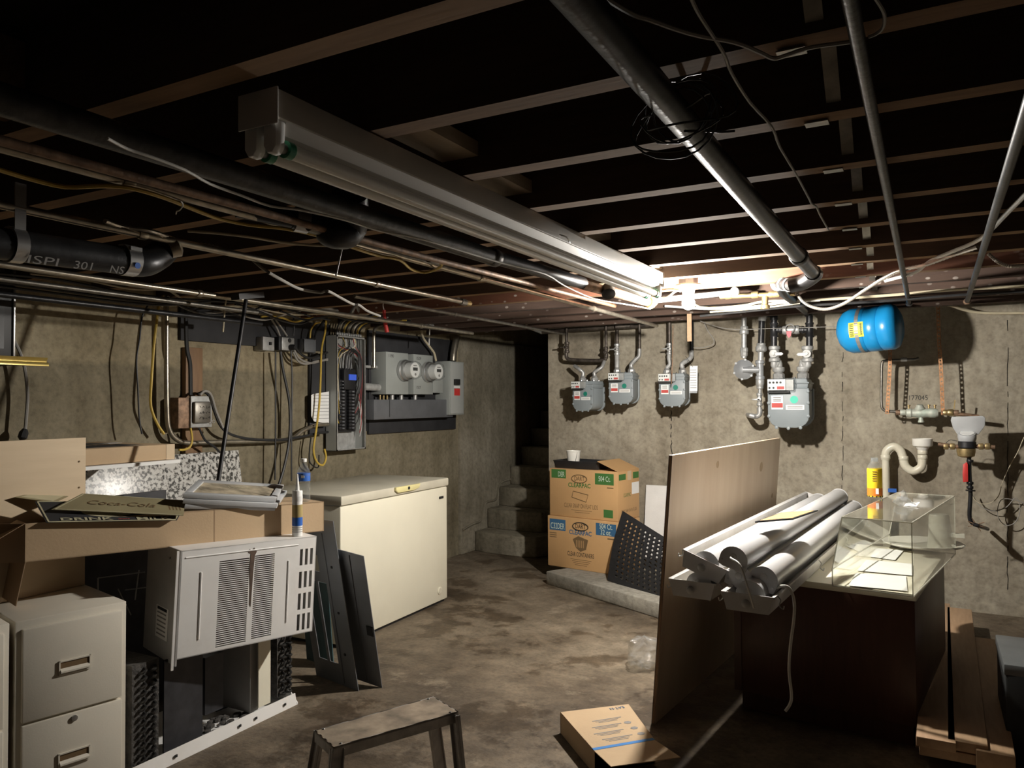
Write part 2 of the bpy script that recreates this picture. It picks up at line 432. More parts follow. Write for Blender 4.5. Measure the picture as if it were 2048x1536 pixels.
# ================================================================ the room
YW, XL, H = 6.35, -4.1, 2.136      # gas wall, electrical wall, underside of the joists
XC = -3.07                         # free end of the gas wall beside the stairs
ob('floor', MB().box((-4.4, -1.6, -.12), (3.0, 9.2, 0)), 'concrete_floor', kind='structure')
wb = ob('wall_back', MB().box((XC, YW, 0), (3.0, YW+.28, 2.37)), 'concrete_back', kind='structure')
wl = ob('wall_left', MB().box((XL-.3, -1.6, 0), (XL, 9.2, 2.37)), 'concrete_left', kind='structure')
ob('wall_right', MB().box((2.7, -1.6, 0), (3.0, 6.4, 2.37)), 'unseen_wall_dark', kind='structure')
ob('wall_front', MB().box((-4.4, -1.9, 0), (3.0, -1.6, 2.37)), 'unseen_wall_dark', kind='structure')
ob('wall_stair', MB().box((-4.4, 9.2, 0), (3.0, 9.4, 2.37)), 'black_paint', kind='structure')
ob('wall_stair_side', MB().box((XC, YW+.28, 0), (XC+.25, 9.2, 2.37)), 'concrete_stair', kind='structure')
# stair bay: the rougher pour that carries on past the disconnect
ws = ob('wall_stair_left', MB().box((XL-.05, 6.42, 0), (XL+.035, 9.2, 2.15)), 'concrete_stair', kind='structure', bevel=.012)
# formwork seams and cracks
def seam(parent, pts, wd, name='crack'):
    mb = MB()
    for a, b in zip(pts, pts[1:]):
        if random.random() < .3: continue
        a, b = V(a), V(b); mb.bar(a, b, .55*wd*random.uniform(.6, 1.3), .004, (0, 1, 0) if parent is wb else (1, 0, 0))
    ob(name, mb, 'crack', parent)
def wob(x, y0, y1, n=34, a=1.6): return [(x+random.uniform(-a, a), y0+(y1-y0)*i/n) for i in range(n+1)]
seam(wb, [P(x, y, Y=YW-.001) for x, y in wob(1343, 815, 1000)], .012)
seam(wb, [P(x, y, Y=YW-.001) for x, y in wob(1685, 665, 1000)], .008)
seam(wb, [P(x, y, Y=YW-.001) for x, y in wob(2015, 640, 1190, 50, 1.2)], .007)
seam(wl, [P(x, y, X=XL+.002) for x, y in [(928, 830), (924, 860), (921, 900), (918, 940), (923, 985), (921, 1030), (922, 1068), (934, 1092)]], .016)
# ---------------------------------------------------------------- ceiling
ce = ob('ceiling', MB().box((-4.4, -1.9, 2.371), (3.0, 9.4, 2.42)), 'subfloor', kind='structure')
WM[ce] = ce.matrix_world.copy()
jy = lambda k: 1.47+.4064*(k-1)
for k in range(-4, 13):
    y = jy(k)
    jo = ob('joist', MB().box((-4.1, y-.06, H+random.uniform(-.002, .003)), (2.7, y, 2.371)), 'joist_side_shade' if k < 8 else 'joist_red' if k == 8 else 'joist_dark', ce)
    if k < 9:      # shade painted into the darker side colour, underside keeps the lighter wood
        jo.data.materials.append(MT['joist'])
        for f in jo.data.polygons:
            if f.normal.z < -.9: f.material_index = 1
# pale boards nailed up between the joists beside the strip light
for x0, x1, k in ((-1.21, -1.09, 1), (-1.25, -1.13, 2), (-1.29, -1.17, 4), (-1.33, -1.2, 6)):
    ob('blocking', MB().box((x0, jy(k), H+.05), (x1, jy(k+1)-.06, H+.09)), 'pale_board', ce)
ob('blocking', MB().box((-1.9, jy(-1), H+.03), (-1.82, jy(0)-.06, H+.2)), 'joist', ce)
# metal cross bridging
for k in range(0, 10):
    a = P(1610+[ -60, -40, 0, 40, 70, 85, 95, 100, 104, 108][k], [0, 85, 200, 310, 400, 455, 490, 525, 545, 560][k], Z=H)
    ya, yb = jy(k), jy(k+1)-.06
    mb = MB(); x = a.x
    mb.bar((x, ya, 2.16), (x+.01, yb, 2.35), .03, .002); mb.bar((x+.05, ya, 2.35), (x+.04, yb, 2.16), .03, .002)
    mb.box((x-.02, ya-.03, H-.004), (x+.03, ya+.002, H-.001))
    ob('bridging_strap', mb, 'conduit_dark', ce)
# ---------------------------------------------------------------- concrete stairs in the dark opening
st = thing('concrete_stairs', 'worn concrete steps rising into the dark opening left of the gas meters', 'stairs', (-3.55, 6.7, 0))
for i in range(9):
    y0 = 6.62+.25*i; z1 = .2*(i+1); rr = random.uniform(0, .03)
    xr = XC-.0 if i > 3 else [-3.30, -3.36, -3.22, -3.2][i]
    poly = [(XL+.04, y0+.05), (XL+.2, y0), (xr-.2, y0-.03), (xr-.05, y0), (xr, y0+.1), (XC-.002, y0+.26), (XC-.002, 9.19), (XL+.04, 9.19)]
    ob('step', MB().prism(poly, (0, 0, .2*i), (1, 0, 0), (0, 1, 0), (0, 0, .2)), 'concrete_stair', st, bevel=.012)
# parged ridge that follows the steps on the stair wall
ob('parge_ridge', MB().tube(cr([P(x, y, X=XL+.04) for x, y in [(925, 1060), (945, 1048), (962, 1040), (968, 1012), (976, 1003), (992, 998), (998, 972), (1006, 963), (1024, 958)]], 4), .012, 6), 'concrete_stair', st)
# ---------------------------------------------------------------- low plinth under the cartons
pl0, pl1 = P(1092, 1168, Z=0), P(1318, 1238, Z=0)
dx = (pl1-pl0); dn = V((-dx.y, dx.x, 0)).normalized()
ob('concrete_plinth', MB().prism([(0, 0), (dx.length, 0), (dx.length+.25, .62), (.02, .62)], pl0, dx.normalized(), dn, (0, 0, .107)), 'concrete_plinth', bevel=.012,
   label='low concrete plinth on the floor under the stacked cartons', cat='plinth')
# ================================================================ ceiling fittings
# bare bulb in a porcelain holder: the one lamp that lights the room
bp = P(1377, 607, Y=4.0); hz = 2.118
bl = thing('bulb_lamp', 'lit bare bulb in white porcelain holder under the joists', 'lamp', (bp.x, bp.y, bp.z))
ob('junction_box', MB().lathe([(.052, 0), (.052, .045)], (bp.x, bp.y, hz-.0), n=8), 'galvanised', bl)
ob('lamp_holder', MB().lathe([(.002, .03), (.068, .03), (.07, .022), (.06, .012), (.036, .006), (.028, -.03), (.026, -.045), (.002, -.045)], (bp.x, bp.y, hz-.03)), 'porcelain', bl)
zt = hz-.075; r = .034
prof = [(.013, zt-bp.z), (.015, zt-bp.z-.012), (.024, .03)]+[(r*math.cos(a), r*math.sin(a)) for a in [math.radians(t) for t in (40, 20, 0, -20, -40, -60, -80, -90)]]
ob('bulb', MB().lathe(prof, bp, n=16), 'bulb_glow', bl)

# two-tube strip light along the ceiling
fx = thing('strip_light', 'long dusty white two-tube fluorescent strip light, unlit', 'light fixture', (-1.18, 1.11, 2.02))
x0, x1, ya, yb = -1.243, -1.137, 1.115, 3.66
ob('channel', MB().box((x0, ya, 2.075), (x1, yb, 2.134)), 'fixture_white', fx, bevel=.004)
ob('end_plate', MB().box((x0-.002, ya-.004, 2.062), (x1+.002, ya, 2.136)), 'fixture_white', fx, bevel=.001)
ob('end_plate', MB().box((x0-.002, yb, 2.062), (x1+.002, yb+.004, 2.136)), 'fixture_white', fx, bevel=.001)
ob('reflector', MB().prism([(x0+.006, 2.075), (x1-.006, 2.075), (x1-.022, 2.052), (x0+.022, 2.052)], (0, ya+.03, 0), (1, 0, 0), (0, 0, 1), (0, yb-ya-.06, 0)), 'fixture_white', fx)
for xx in (x0+.026, x1-.026):
    for yy, s in ((ya+.004, 1), (yb-.03, -1)):
        ob('lamp_socket', MB().prism([(-.018, 2.075), (.018, 2.075), (.016, 2.02), (.006, 2.008), (-.008, 2.008), (-.018, 2.024)], (xx, yy, 0), (1, 0, 0), (0, 0, 1), (0, .026, 0)), 'white', fx, bevel=.003)
    tb = ob('tube', MB().tube([(xx, ya+.05, 2.026), (xx, yb-.05, 2.026)], .0165, 14), 'tube_white', fx)
    ob('pin_cap', MB().tube([(xx, ya+.026, 2.026), (xx, ya+.05, 2.026)], .011, 10), 'galvanised', tb)
    ob('end_ring', MB().tube([(xx, ya+.045, 2.026), (xx, ya+.062, 2.026)], .0185, 14), 'green_ring', tb)
    ob('end_ring', MB().tube([(xx, yb-.062, 2.026), (xx, yb-.045, 2.026)], .0185, 14), 'green_ring', tb)
c = P(1118, 485, X=x1)
ob('hanger_clip', MB().tube(cr([(x1+.002, c.y, 2.09), (x1+.016, c.y+.03, 2.085), (x1+.01, c.y+.07, 2.075), (x1+.002, c.y+.08, 2.08)], 3), .0025, 5), 'galvanised', fx)

# ---- pipes and cables under the joists (x, y in the photograph, plus the plane they lie in)
def run(name, label, cat, mat, r, pts, smooth=0, n=10, group=None, parent=None, pl=None):
    q = []
    for p in pts:
        if isinstance(p, V): q.append(p)
        elif len(p) == 4: q.append(P(p[0], p[1], **{p[2]: p[3]}))
        elif pl: q.append(P(p[0], p[1], **pl))
        else: q.append(V(p))
    if smooth: q = cr(q, smooth)
    o = ob(name, MB().tube(q, r, n), mat, parent)
    if parent is None: tag(o, label, cat, group)
    return o
def collar(parent, p, ax, r, l, mat, n=12, name='coupling'):
    ax = V(ax).normalized(); return ob(name, MB().lathe([(r*.9, 0), (r, .15*l), (r, .85*l), (r*.9, l)], V(p)-ax*l/2, ax, n), mat, parent)

# P1: heavy black gas main that runs to the big meter
a, b = P(1158, 0, Z=2.085), P(1628, 548, Z=2.085); b0 = a+(b-a)*1.0
t = thing('gas_main', 'thick black iron gas pipe crossing the joists right of the strip light', 'pipe', a+(b-a)*.5)
dr = (b-a).normalized()
ob('pipe', MB().tube([a-dr*.5, b], .030, 16), 'black_iron', t)
c = P(1598, 513, Z=2.085); collar(t, a+dr*((c-a).dot(dr)), dr, .037, .06, 'black_iron', 16)
e0 = b+dr*.04; e1 = P(1556, 567, Y=4.35); e2 = P(1567, 585, Y=4.5); e3 = P(1612, 622, Y=5.98)
ob('elbow', MB().tube(cr([b-dr*.05, b+dr*.02, V((b.x-.06, b.y+.10, b.z-.02)), V((b.x-.12, b.y+.12, b.z-.03))], 5), .036, 14), 'black_iron', t)
ob('pipe', MB().tube([V((b.x-.1, b.y+.12, b.z-.03)), e1], .028, 12), 'black_iron', t)
for f_ in (.3, .62): q = V((b.x-.1, b.y+.12, b.z-.03)).lerp(e1, f_); collar(t, q, e1-V((b.x-.1, b.y+.12, b.z-.03)), .036, .035, 'galvanised', 14, 'union')
ob('elbow', MB().sphere(e1, .042, 14), 'galv_paint', t)
ob('pipe', MB().tube([e1, e2, e3], .028, 12), 'black_iron', t)

# coil of thin black cable hooked over it
cc = P(1342, 218, Z=2.06); mb = MB()
for i, (rr, tx, ty) in enumerate(((.075, .2, .3), (.085, .5, .2), (.07, -.3, .5), (.08, .1, -.4), (.065, .6, .5), (.09, -.2, .1))):
    R_ = Matrix.Rotation(tx+1.2, 3, 'X') @ Matrix.Rotation(ty, 3, 'Z')
    mb.tube([cc+V((.005*i, .006*i, -.03+.008*i))+R_ @ V((rr*math.cos(u), rr*.8*math.sin(u), .02*math.sin(2*u+i))) for u in [2*math.pi*j/20 for j in range(21)]], .0022, 5)
mb.tube(cr([cc+V((.02, .02, -.04)), P(1410, 262, Z=2.03), P(1440, 264, Z=2.04), P(1470, 262, Z=2.04)], 4), .0025, 5)
ob('cable_coil', mb, 'cable_black', label='thin black cable coiled around the thick gas pipe', cat='cable')

a, b = P(1700, 0, Z=2.1), P(1818, 607, Z=2.1); dr = (b-a).normalized()
t = thing('iron_pipe', 'thin mottled iron pipe running over the blue tank to the wall', 'pipe', (a+b)/2)
ob('pipe', MB().tube([a-dr*.6, b], .0125, 12), 'grey_pipe', t); collar(t, b, dr, .019, .05, 'black_iron', 12, 'fitting')
a, b = P(2052, 225, Z=2.09), P(1934, 603, Z=2.09); dr = (b-a).normalized()
t = thing('iron_pipe', 'thin dark iron pipe slanting at the far right of the ceiling', 'pipe', (a+b)/2)
ob('pipe', MB().tube([a-dr*.8, b], .0135, 12), 'black_iron', t); collar(t, b, dr, .02, .05, 'rusty_pipe', 12, 'fitting')

Z1 = dict(Z=2.122)
run('loose_cable', 'stiff grey cable dangling kinked between the gas pipe and iron pipe', 'cable', 'cable_grey', .0034,
    [(1375, -30), (1384, 0), (1400, 32), (1430, 78), (1450, 112), (1463, 146), (1500, 205), (1543, 253), (1560, 295), (1590, 345), (1618, 397), (1622, 406), (1633, 414), (1640, 430), (1657, 460)], 3, 6, pl=Z1)
run('loose_cable', 'pale cable drooping to a joist beside the thick gas pipe', 'cable', 'cable_grey', .0038,
    [(1200, -15), (1222, 4), (1268, 30), (1300, 40), (1350, 58), (1400, 72), (1470, 85), (1520, 105), (1548, 117), (1580, 108), (1622, 95), (1700, 84)], 4, 6, pl=Z1)
run('loose_cable', 'short cable stub curling down beside the mottled iron pipe', 'cable', 'cable_grey', .003,
    [(1745, -10), (1758, 8), (1769, 30), (1766, 55), (1752, 68), (1737, 74)], 4, 6, pl=Z1)

# left-hand service runs, all parallel to the strip light
t = thing('drain_pipe', 'thick dark grey pipe running along the ceiling left of the strip light', 'pipe', (-1.46, 1.5, 2.03))
ob('pipe', MB().tube([(-1.50, -1.2, 2.06), (-1.47, 2.56, 2.06)], .031, 16), 'grey_pipe', t)
ob('pipe', MB().tube([(-1.47, 2.5, 2.062), (-1.43, 3.34, 2.062)], .028, 16), 'black_iron', t)
ob('pipe', MB().tube([(-1.43, 3.33, 2.055), (-1.33, 4.02, 2.04)], .024, 14), 'rusty_pipe', t)
collar(t, (-1.47, 2.56, 2.06), (0, 1, 0), .035, .05, 'grey_pipe', 16)
collar(t, (-1.33, 4.02, 2.04), (0, 1, 0), .034, .06, 'brass', 12, 'union')
ob('cleanout', MB().lathe([(.03, 0), (.034, .01), (.034, .05), (.02, .055)], P(1216, 575, Z=2.06), V((.3, -.6, -.75)), 16), 'black_iron', t)
t = thing('copper_pipe', 'slim reddish pipe running beneath the thick grey ceiling pipe', 'pipe', (-1.6, 2, 2.0))
ob('pipe', MB().tube([(-1.66, -1.2, 2.03), (-1.60, 2.3, 2.03), (-1.52, 4.0, 2.03)], .011, 10), 'rusty_pipe', t)
for y in (1.75, 2.35): collar(t, (-1.625+.03*(y-1.75), y, 2.03), (0, 1, 0), .016, .06, 'conduit_dark', 10)
run('thin_cable', 'thin white cable sagging along the thick grey ceiling pipe', 'cable', 'cable_white', .0032,
    [(215, 277), (255, 298), (300, 313), (370, 340), (420, 368), (480, 390), (540, 412), (600, 420), (690, 440), (760, 462), (850, 480), (1000, 525), (1090, 548), (1130, 572), (1190, 598), (1260, 610), (1300, 618)], 3, 6, pl=dict(Z=2.0))
def conduit(label, x, ya, yb, z, r, mat, straps=(), end=None):
    t = thing('conduit', label, 'conduit', (x, (ya+yb)/2, z), group=None)
    ob('tube', MB().tube([(x, ya, z), (x, yb, z)], r, 10), mat, t)
    for y in straps: collar(t, (x, y, z), (0, 1, 0), r*1.35, .03, mat, 10)
    if end: collar(t, (x, yb, z), (0, 1, 0), r*1.5, .05, end, 8, 'connector'); ob('bushing', MB().lathe([(r*1.1, 0), (r*1.3, .03), (r*.8, .05)], (x, yb+.03, z), (0, 1, 0), 8), 'brass', t)
    return t
conduit('shiny steel conduit passing the black elbow and ending at the gas wall', -1.73, -1.2, 5.4, 2.05, .0125, 'conduit', (1.2, 2.9, 4.2))
conduit('steel conduit with a brass-tipped open end in mid air', -2.23, -1.2, 3.55, 2.05, .0125, 'conduit', (1.6, 2.8), 'conduit_dark')
conduit('steel conduit running low along the wall above the electric panel', -3.18, -1.2, 5.2, 2.05, .0135, 'conduit', (2.6, 4.5))
conduit('dim conduit along the ceiling behind the open conduit end', -2.7, 3.2, 5.9, 2.075, .011, 'conduit_dark', (4.2,))
conduit('dark conduit close to the wall over the television', -3.42, -1.2, 3.2, 2.03, .012, 'conduit_dark', (1.0,))
conduit('blackened conduit nearest the electrical wall', -3.6, -1.2, 3.4, 1.99, .014, 'black_iron', (1.4,))
# cast-iron soil pipe with its stencilled maker's standard
a, b = P(-70, 478, X=-2.25), P(262, 523, X=-2.25)
t = thing('soil_pipe', 'black cast-iron soil pipe with stencilled white lettering and steel clamps', 'pipe', (a+b)/2)
dr = (b-a).normalized()
ob('pipe', MB().tube([a-dr*.6, b], .045, 20), 'black_iron', t)
e = [b, P(290, 524, X=-2.25), P(318, 510, X=-2.28), P(335, 490, X=-2.3), V((P(340, 480, X=-2.3)).to_tuple())]
ob('elbow', MB().tube(cr(e, 5), .047, 18), 'black_iron', t)
ob('outlet', MB().lathe([(.03, 0), (.034, .03), (.02, .04)], P(338, 500, X=-2.25), V((.3, .6, .3)), 12), 'conduit', t)
def band(p, w_, r_): 
    o = ob('clamp', MB().lathe([(r_, -w_/2), (r_+.003, -w_/2), (r_+.003, w_/2), (r_, w_/2)], p, dr, 20), 'steel_bright', t); return o
q = P(255, 521, X=-2.25); o = band(q, .045, .047)
nrm = (CAMP-q); nrm = (nrm-dr*nrm.dot(dr)).normalized()
ob('stamp', MB().lathe([(.010, 0), (.010, .002)], q+nrm*.05-V((0, 0, .012)), nrm, 12), 'label_blue', o)
ob('screw', MB().bar(q+nrm*.04+V((0, -.02, .04)), q+nrm*.04+V((0, .02, .04)), .012, .012), 'steel_bright', o)
q = P(28, 490, X=-2.25); o = band(q, .035, .048); ob('hanger', MB().bar(q+V((.03, 0, .04)), q+V((.03, 0, .17)), .03, .003, (1, 0, 0)), 'steel_bright', o)
up = dr.cross(nrm)*-1
if up.z < 0: up = -up
q = P(145, 519, X=-2.25); nn = (nrm-V((0, 0, .35))).normalized(); up2 = nn.cross(dr); up2 = up2 if up2.z > 0 else -up2
for s_, o_, w_ in (('ISPI', -.11, .085), ('301', .01, .055), ('NS', .115, .045)): text(s_, q+nn*.047+dr*o_, dr, up2, .024, 'ink_grey', t, width=w_)
# second black elbow with clamp
a = P(585, 436, Z=2.06); b = P(665, 452, Z=2.05)
t = thing('soil_elbow', 'round black cast-iron elbow hanging below the ceiling pipes', 'pipe', b)
ob('elbow', MB().tube(cr([a, P(640, 450, Z=2.05), b+V((0, 0, -.02)), P(700, 452, Z=2.06), V((P(700, 440, Z=2.06).x, P(700, 440, Z=2.06).y, 2.14))], 6), [.033]*7+[.04+.002*i for i in range(10)]+[.055]*8, 18), 'black_iron', t)
ob('clamp', MB().lathe([(.035, -.02), (.039, -.02), (.039, .02), (.035, .02)], P(603, 440, Z=2.058), b-a, 18), 'steel_bright', t)
ob('stub_pipe', MB().tube([a+(a-b)*1.3, a], .031, 14), 'black_iron', t)
ob('pull_tie', MB().bar(P(684, 498, Z=2.0), P(672, 552, Z=1.9), .004, .003), 'cable_white', t)
# yellow and pale cables along the left services
Z2 = dict(Z=2.03)
run('yellow_cable', 'yellow cable looping along the shiny conduit past the black elbow', 'cable', 'cable_yellow', .0055,
    [(-40, 328), (0, 340), (60, 358), (130, 374), (200, 372), (260, 376), (330, 396), (390, 420), (440, 438), (500, 450), (560, 456), (610, 465), (650, 476), (720, 500), (760, 512), (800, 520), (822, 538), (850, 545), (878, 536), (884, 528), (876, 526)], 3, 6, pl=Z2)
run('yellow_cable', 'second yellow cable below the first, ending under the soil elbow', 'cable', 'cable_cream', .0045,
    [(375, 462), (430, 466), (500, 474), (560, 484), (620, 490), (680, 492)], 3, 6, pl=Z2)
run('flexible_conduit', 'armoured flexible conduit lying along the open-ended conduit', 'conduit', 'bx', [.0085 if i % 2 else .0068 for i in range(67)],
    [P(210+(470-210)*i/66, 442+(508-442)*i/66+3*math.sin(i*.2), Z=2.06) for i in range(67)], 0, 8)
run('grey_cable', 'grey cable swooping from the ceiling toward the conduit above the panel', 'cable', 'cable_grey', .0062,
    [(505, 520, 'Z', 2.12), (530, 540), (560, 558), (600, 578), (640, 585), (655, 582), (680, 595), (705, 608), (718, 610), (735, 622), (760, 632)], 4, 7, pl=dict(Z=1.98))
run('cable_tie', 'small white cable tie around the yellow cable', 'cable tie', 'cable_white', .0018,
    [(362, 402), (366, 410), (360, 420), (354, 422), (352, 428)], 4, 5, pl=dict(Z=2.0))
BK = [('dark cable along the wall top, uppermost of the bundle over the television', 'cable_black', [(-20, 545), (120, 560), (230, 582), (330, 596), (480, 606), (640, 626)]),
      ('pale cable dipping from the bundle above the tall steel conduit', 'cable_cream', [(60, 548), (170, 560), (260, 578), (330, 580), (350, 588), (378, 606), (420, 616), (470, 612), (560, 610)]),
      ('cream cable draped over the black backing board', 'cable_cream', [(340, 582), (365, 598), (400, 610), (450, 618), (500, 610), (560, 606), (640, 616)]),
      ('black cable sagging lowest across the black backing board', 'cable_black', [(340, 600), (380, 620), (430, 630), (490, 626), (540, 612), (620, 632)]),
      ('black cable hugging the wall top beside the tall conduit', 'cable_black', [(-20, 562), (100, 578), (240, 598), (330, 608), (400, 607)]),
      ('lowest dark cable of the bundle along the wall top', 'cable_black', [(-20, 570), (120, 588), (260, 606), (340, 610), (430, 602)])]
BK += [('grey cable arcing between the tall conduit and the toggle switch box', 'cable_grey', [(335, 592), (360, 612), (400, 626), (450, 624), (500, 616), (545, 630)]),
       ('black cable looping from the wall bundle toward the blank cover box', 'cable_black', [(470, 608), (510, 620), (560, 640), (600, 648), (630, 636), (660, 640)]),
       ('cream cable crossing just above the outlet box', 'cable_cream', [(500, 612), (540, 622), (590, 630), (640, 628), (700, 636), (760, 640)]),
       ('dark cable bunched over the breaker panel top', 'cable_black', [(560, 622), (610, 640), (660, 632), (700, 640), (760, 646), (830, 650)]),
       ('grey cable hanging in a shallow curve left of the panel', 'cable_grey', [(430, 612), (480, 630), (530, 640), (575, 628), (620, 618)])]
for lb, m_, pts in BK: run('wall_cable', lb, 'cable', m_, .0075 if m_ == 'cable_black' else .0055, pts, 4, 6, pl=dict(X=-3.78))
# right-hand cables
n_ = 150; path = cr([P(x, y, Y=yy) for x, y, yy in [(1590, 577, 4.6), (1603, 600, 4.6), (1625, 614, 4.6), (1655, 618, 4.5), (1690, 606, 4.4), (1730, 580, 4.3), (1765, 558, 4.2), (1800, 541, 4.1), (1850, 530, 4.0)]]+[P(1900, 512, Z=2.112), P(1955, 494, Z=2.118)], 15)
run('flexible_conduit', 'armoured flexible conduit sagging past the blue tank up to the joists', 'conduit', 'bx', [.0098 if i % 2 else .0078 for i in range(len(path))], path, 0, 8)
run('white_cable', 'white cable slanting up to the joists above the blue tank', 'cable', 'cable_white', .008,
    [(1770, 562, 'Y', 4.2), (1830, 545, 'Y', 4.1), (1860, 522, 'Y', 4.0), (1900, 505, 'Z', 2.115), (1962, 477, 'Z', 2.118), (2020, 420, 'Z', 2.12), (2060, 380, 'Z', 2.12)], 4, 8)
path = cr([P(x, y, Y=4.0) for x, y in [(1976, 507), (1998, 525), (2020, 532), (2060, 530)]], 12)
run('flexible_conduit', 'armoured flexible conduit at the right edge behind the dark iron pipe', 'conduit', 'bx', [.009 if i % 2 else .007 for i in range(len(path))], path, 0, 8)
run('cream_cable', 'cream cable drooping against the wall right of the blue tank', 'cable', 'cable_cream', .010,
    [(1880, 606, 'Y', 6.2), (1905, 612, 'Y', 6.2), (1930, 620, 'Y', 6.25), (1970, 626, 'Y', 6.28), (2060, 626, 'Y', 6.28)], 4, 8)
# pipes crossing behind the bulb, parallel to the joists
t = thing('water_pipe', 'galvanised pipe with brass fittings and a tee behind the bulb', 'pipe', P(1450, 590, Y=4.5))
a, b = P(1292, 603, Y=4.2), P(1462, 585, Y=4.45)
ob('pipe', MB().tube([a, b], .016, 12), 'galvanised', t); ob('elbow', MB().sphere(P(1470, 583, Y=4.45), .028, 12), 'galv_paint', t)
ob('valve', MB().lathe([(.02, 0), (.03, .01), (.03, .04), (.02, .05)], P(1297, 603, Y=4.2), V((1, .1, 0)), 8), 'brass', t)
pa = [P(1440, 594, Y=4.6), P(1500, 591, Y=4.6), P(1590, 587, Y=4.6)]
ob('pipe', MB().tube(pa, .014, 10), 'brass', t)
for xx in (1457, 1510, 1545, 1552): collar(t, P(xx, 592-(xx-1457)*.04, Y=4.6), (1, 0, 0), .021, .04, 'brass', 10, 'fitting')
ob('tee', MB().lathe([(.018, 0), (.018, .05), (.026, .055), (.026, .075)], P(1530, 592, Y=4.6), V((0, 0, -1)), 10), 'brass', t)
for lb, m_, r_, pts in [('yellowed cable running behind the bulb toward the gas risers', 'cable_cream', .009, [(1310, 604), (1370, 590), (1400, 615), (1480, 612), (1530, 603), (1620, 600), (1760, 592), (1900, 580), (2060, 572)]),
                        ('white cable below the brass pipe fittings behind the bulb', 'cable_white', .008, [(1330, 612), (1420, 618), (1500, 614), (1560, 606), (1640, 600)]),
                        ('dark cable stretched level above the big gas meter', 'cable_black', .008, [(1400, 632), (1500, 622), (1600, 612), (1750, 603), (1920, 590), (2060, 582)]),
                        ('pale cable bridging the joists above the regulator', 'cable_cream', .006, [(1420, 624), (1480, 620), (1540, 614), (1600, 606)])]:
    run('back_cable', lb, 'cable', m_, r_, pts, 4, 7, pl=dict(Y=5.0))
run('white_cable', 'short cream cable bending from the strip light end to the bulb', 'cable', 'cable_cream', .006, [(1318, 598), (1335, 594), (1350, 583), (1366, 576)], 4, 7, pl=dict(Y=4.0))
path = [P(1322+(1362-1322)*i/30, 581-2*math.sin(i*.1), Y=3.95) for i in range(31)]
run('flexible_conduit', 'short armoured conduit joining the strip light and the bulb', 'conduit', 'bx', [.009 if i % 2 else .007 for i in range(31)], path, 0, 8)
